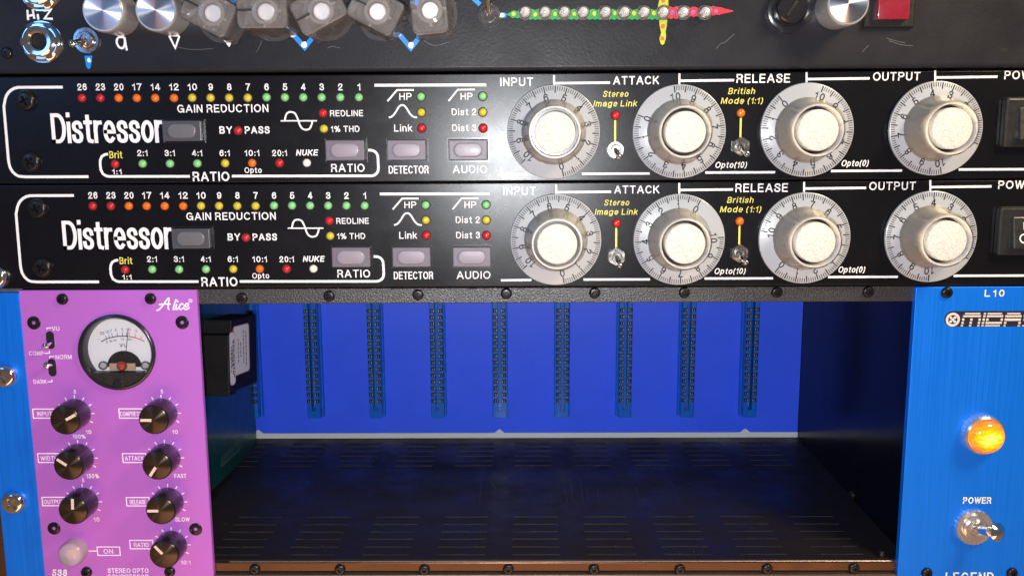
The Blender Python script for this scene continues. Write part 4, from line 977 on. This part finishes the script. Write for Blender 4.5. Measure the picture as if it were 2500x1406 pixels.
# clear knobs: a round flange with a tall clear bar on it, black pointer line on the bar
def clear_knob():
    n = 64
    def bar(hl, hw, y, r=2.2):
        pts = []
        for cx, cz, a0 in ((hl-r, hw-r, 0), (-hl+r, hw-r, 90), (-hl+r, -hw+r, 180), (hl-r, -hw+r, 270)): pts += arc(cx, cz, r, r, a0, a0+90, 7)
        return [Vector((p, y, q)) for p, q in pts]
    bm = NB(); loops(bm, [bar(9.9, 8.0, -1.9), bar(9.7, 7.6, -4), bar(9.6, 7.2, -12), bar(9.7, 6.9, -19.4), bar(9.5, 6.7, -20), bar(9.0, 6.2, -20.3, 1.9), bar(7.2, 5.6, -20.3, 1.9), bar(7.0, 5.4, -19.9, 1.9)], False, True); a = finish(bm, 'clear_knob', m_clear, 22)
    bm = NB(); loops(bm, [ring(9.9, -.4, n), ring(10.2, -.7, n), ring(10.2, -1.6, n), ring(9.9, -1.9, n), ring(8.4, -1.9, n)], False, False); fg = finish(bm, 'flange', m_flange, 40)
    bm = NB(); lathe(bm, [(3.3, -1), (3.3, -13.2), (2.9, -13.6), (2.2, -13.6), (2.1, -13.2), (.4, -13.2)], 32); b = finish(bm, 'shaft', m_shaft, 40)
    bm = NB(); lathe(bm, [(5.4, -2), (5.0, -15), (3.7, -15.2), (3.6, -2)], 32, cap1=False)
    for w_ in (0, PI/2, PI, 3*PI/2):
        q0_ = Matrix.Rotation(w_, 4, 'Y'); k = len(bm.verts); box(bm, 5.0, 6.6, -16, -2.2, -.5, .5); bm.verts.ensure_lookup_table()
        for v in bm.verts[k:]: v.co = q0_ @ v.co
    b2 = finish(bm, 'inner_sleeve', m_sleeve, 30)
    bm = NB(); box(bm, 3.7, 9.45, -20.5, -20.2, -.42, .42); box(bm, 9.55, 9.95, -20, -9, -.5, .5); c = finish(bm, 'pointer', m_ink, 0)
    return a, b, b2, c, fg
m_flange = clear('clear_flange', (.97, .96, .95), .05, .05, (.8, .76, .75))
m_shaft = mat('dull_metal_shaft', (.72, .71, .73), .4, .4)
m_sleeve = clear('inner_acrylic', (.98, .96, .95), .15, .05, (.95, .88, .86))
CK = clear_knob()
for p, ang in (((546, 43), 152), ((671, 40), 180), ((802, 38.5), 207), ((934, 39.5), 152), ((1057.5, 36.5), 95)):
    x, z = T0(*p); rr_ = (0, -math.radians(ang), 0); k = put('clear_knob', CK[0], top, (x, YT, z), rr_); put('flange', CK[4], k, (x, YT, z)); put('shaft', CK[1], k, (x, YT, z)); put('inner_sleeve', CK[2], k, (x, YT, z)); put('pointer', CK[3], k, (x, YT, z))
# meter lenses
m_bright = mat('silvered_cup', (.82, .82, .83), .35, .5)
bm = NB(); rs = [ring(2.9, 0, 32), ring(2.9, -.9, 32), ring(2.55, -1.0, 32), ring(2.55, -3.4, 32)]
for k in range(1, 7): t_ = k/7*PI/2; rs.append(ring(2.55*math.cos(t_), -3.4-2.3*math.sin(t_), 32))
loops(bm, rs, False, True); me_dome = finish(bm, 'indicator_lens', m_dome, 60)
bm = NB(); lathe(bm, [(2.3, -.3), (2.0, -1.2), (.7, -.7), (.6, -3.0), (.3, -3.2)], 24); me_refl = finish(bm, 'reflector', m_bright, 40)
for px in LX:
    x, z = T0(px-1, 32); l = put('indicator_lens', me_dome, top, (x, YT, z)); put('reflector', me_refl, l, (x, YT, z))
# fuse holder
x, z = T0(1924, 25); n = 48
bm = NB(); notch = lambda a: 8.7 if abs(((a-4.6+PI) % (2*PI))-PI) > .28 else 9.4
loops(bm, [ring(notch, 0, n), ring(notch, -2.2, n), ring(7.6, -2.6, n), ring(6.6, -2.6, n), ring(6.3, -1.8, n)], False, True); fu = put('fuse_holder', finish(bm, 'fuse_holder', m_frame, 30), top, (x, YT, z))
bm = NB(); lathe(bm, [(5.7, -1.6), (5.6, -5.4), (5.0, -5.8)], 40); c_ = put('fuse_cap', finish(bm, 'fuse_cap', m_frame, 30), fu, (x, YT, z))
bm = NB(); box(bm, -3.4, 3.4, -6.3, -5.6, -.7, .7, .15, 1); put('slot_bar', finish(bm, 'slot_bar', m_bezel), c_, (x, YT, z), (0, -math.radians(55), 0))
# red rocker switch
a = T0(2104, 70); b = T0(2236, -60)
bm = NB(); loops(bm, [[Vector((p_, y, q_)) for p_, q_ in ((a[0]+i, a[1]+i), (b[0]-i, a[1]+i), (b[0]-i, b[1]-i), (a[0]+i, b[1]-i))] for i, y in ((0, YT), (.3, YT-1.8), (.9, YT-2.3), (4.3, YT-2.3), (4.4, YT-.2))], False, True)
rs_ = put('rocker_switch', finish(bm, 'rocker_switch', m_bezel, 20), top, (0, 0, 0))
a2 = T0(2131, 52); b2 = T0(2213, -50)
bm = NB(); box(bm, a2[0], b2[0], YT-5.5, YT-.4, a2[1], b2[1], .4, 2)
put('rocker', finish(bm, 'rocker', m_redwin, 30), rs_, (0, 0, 0))
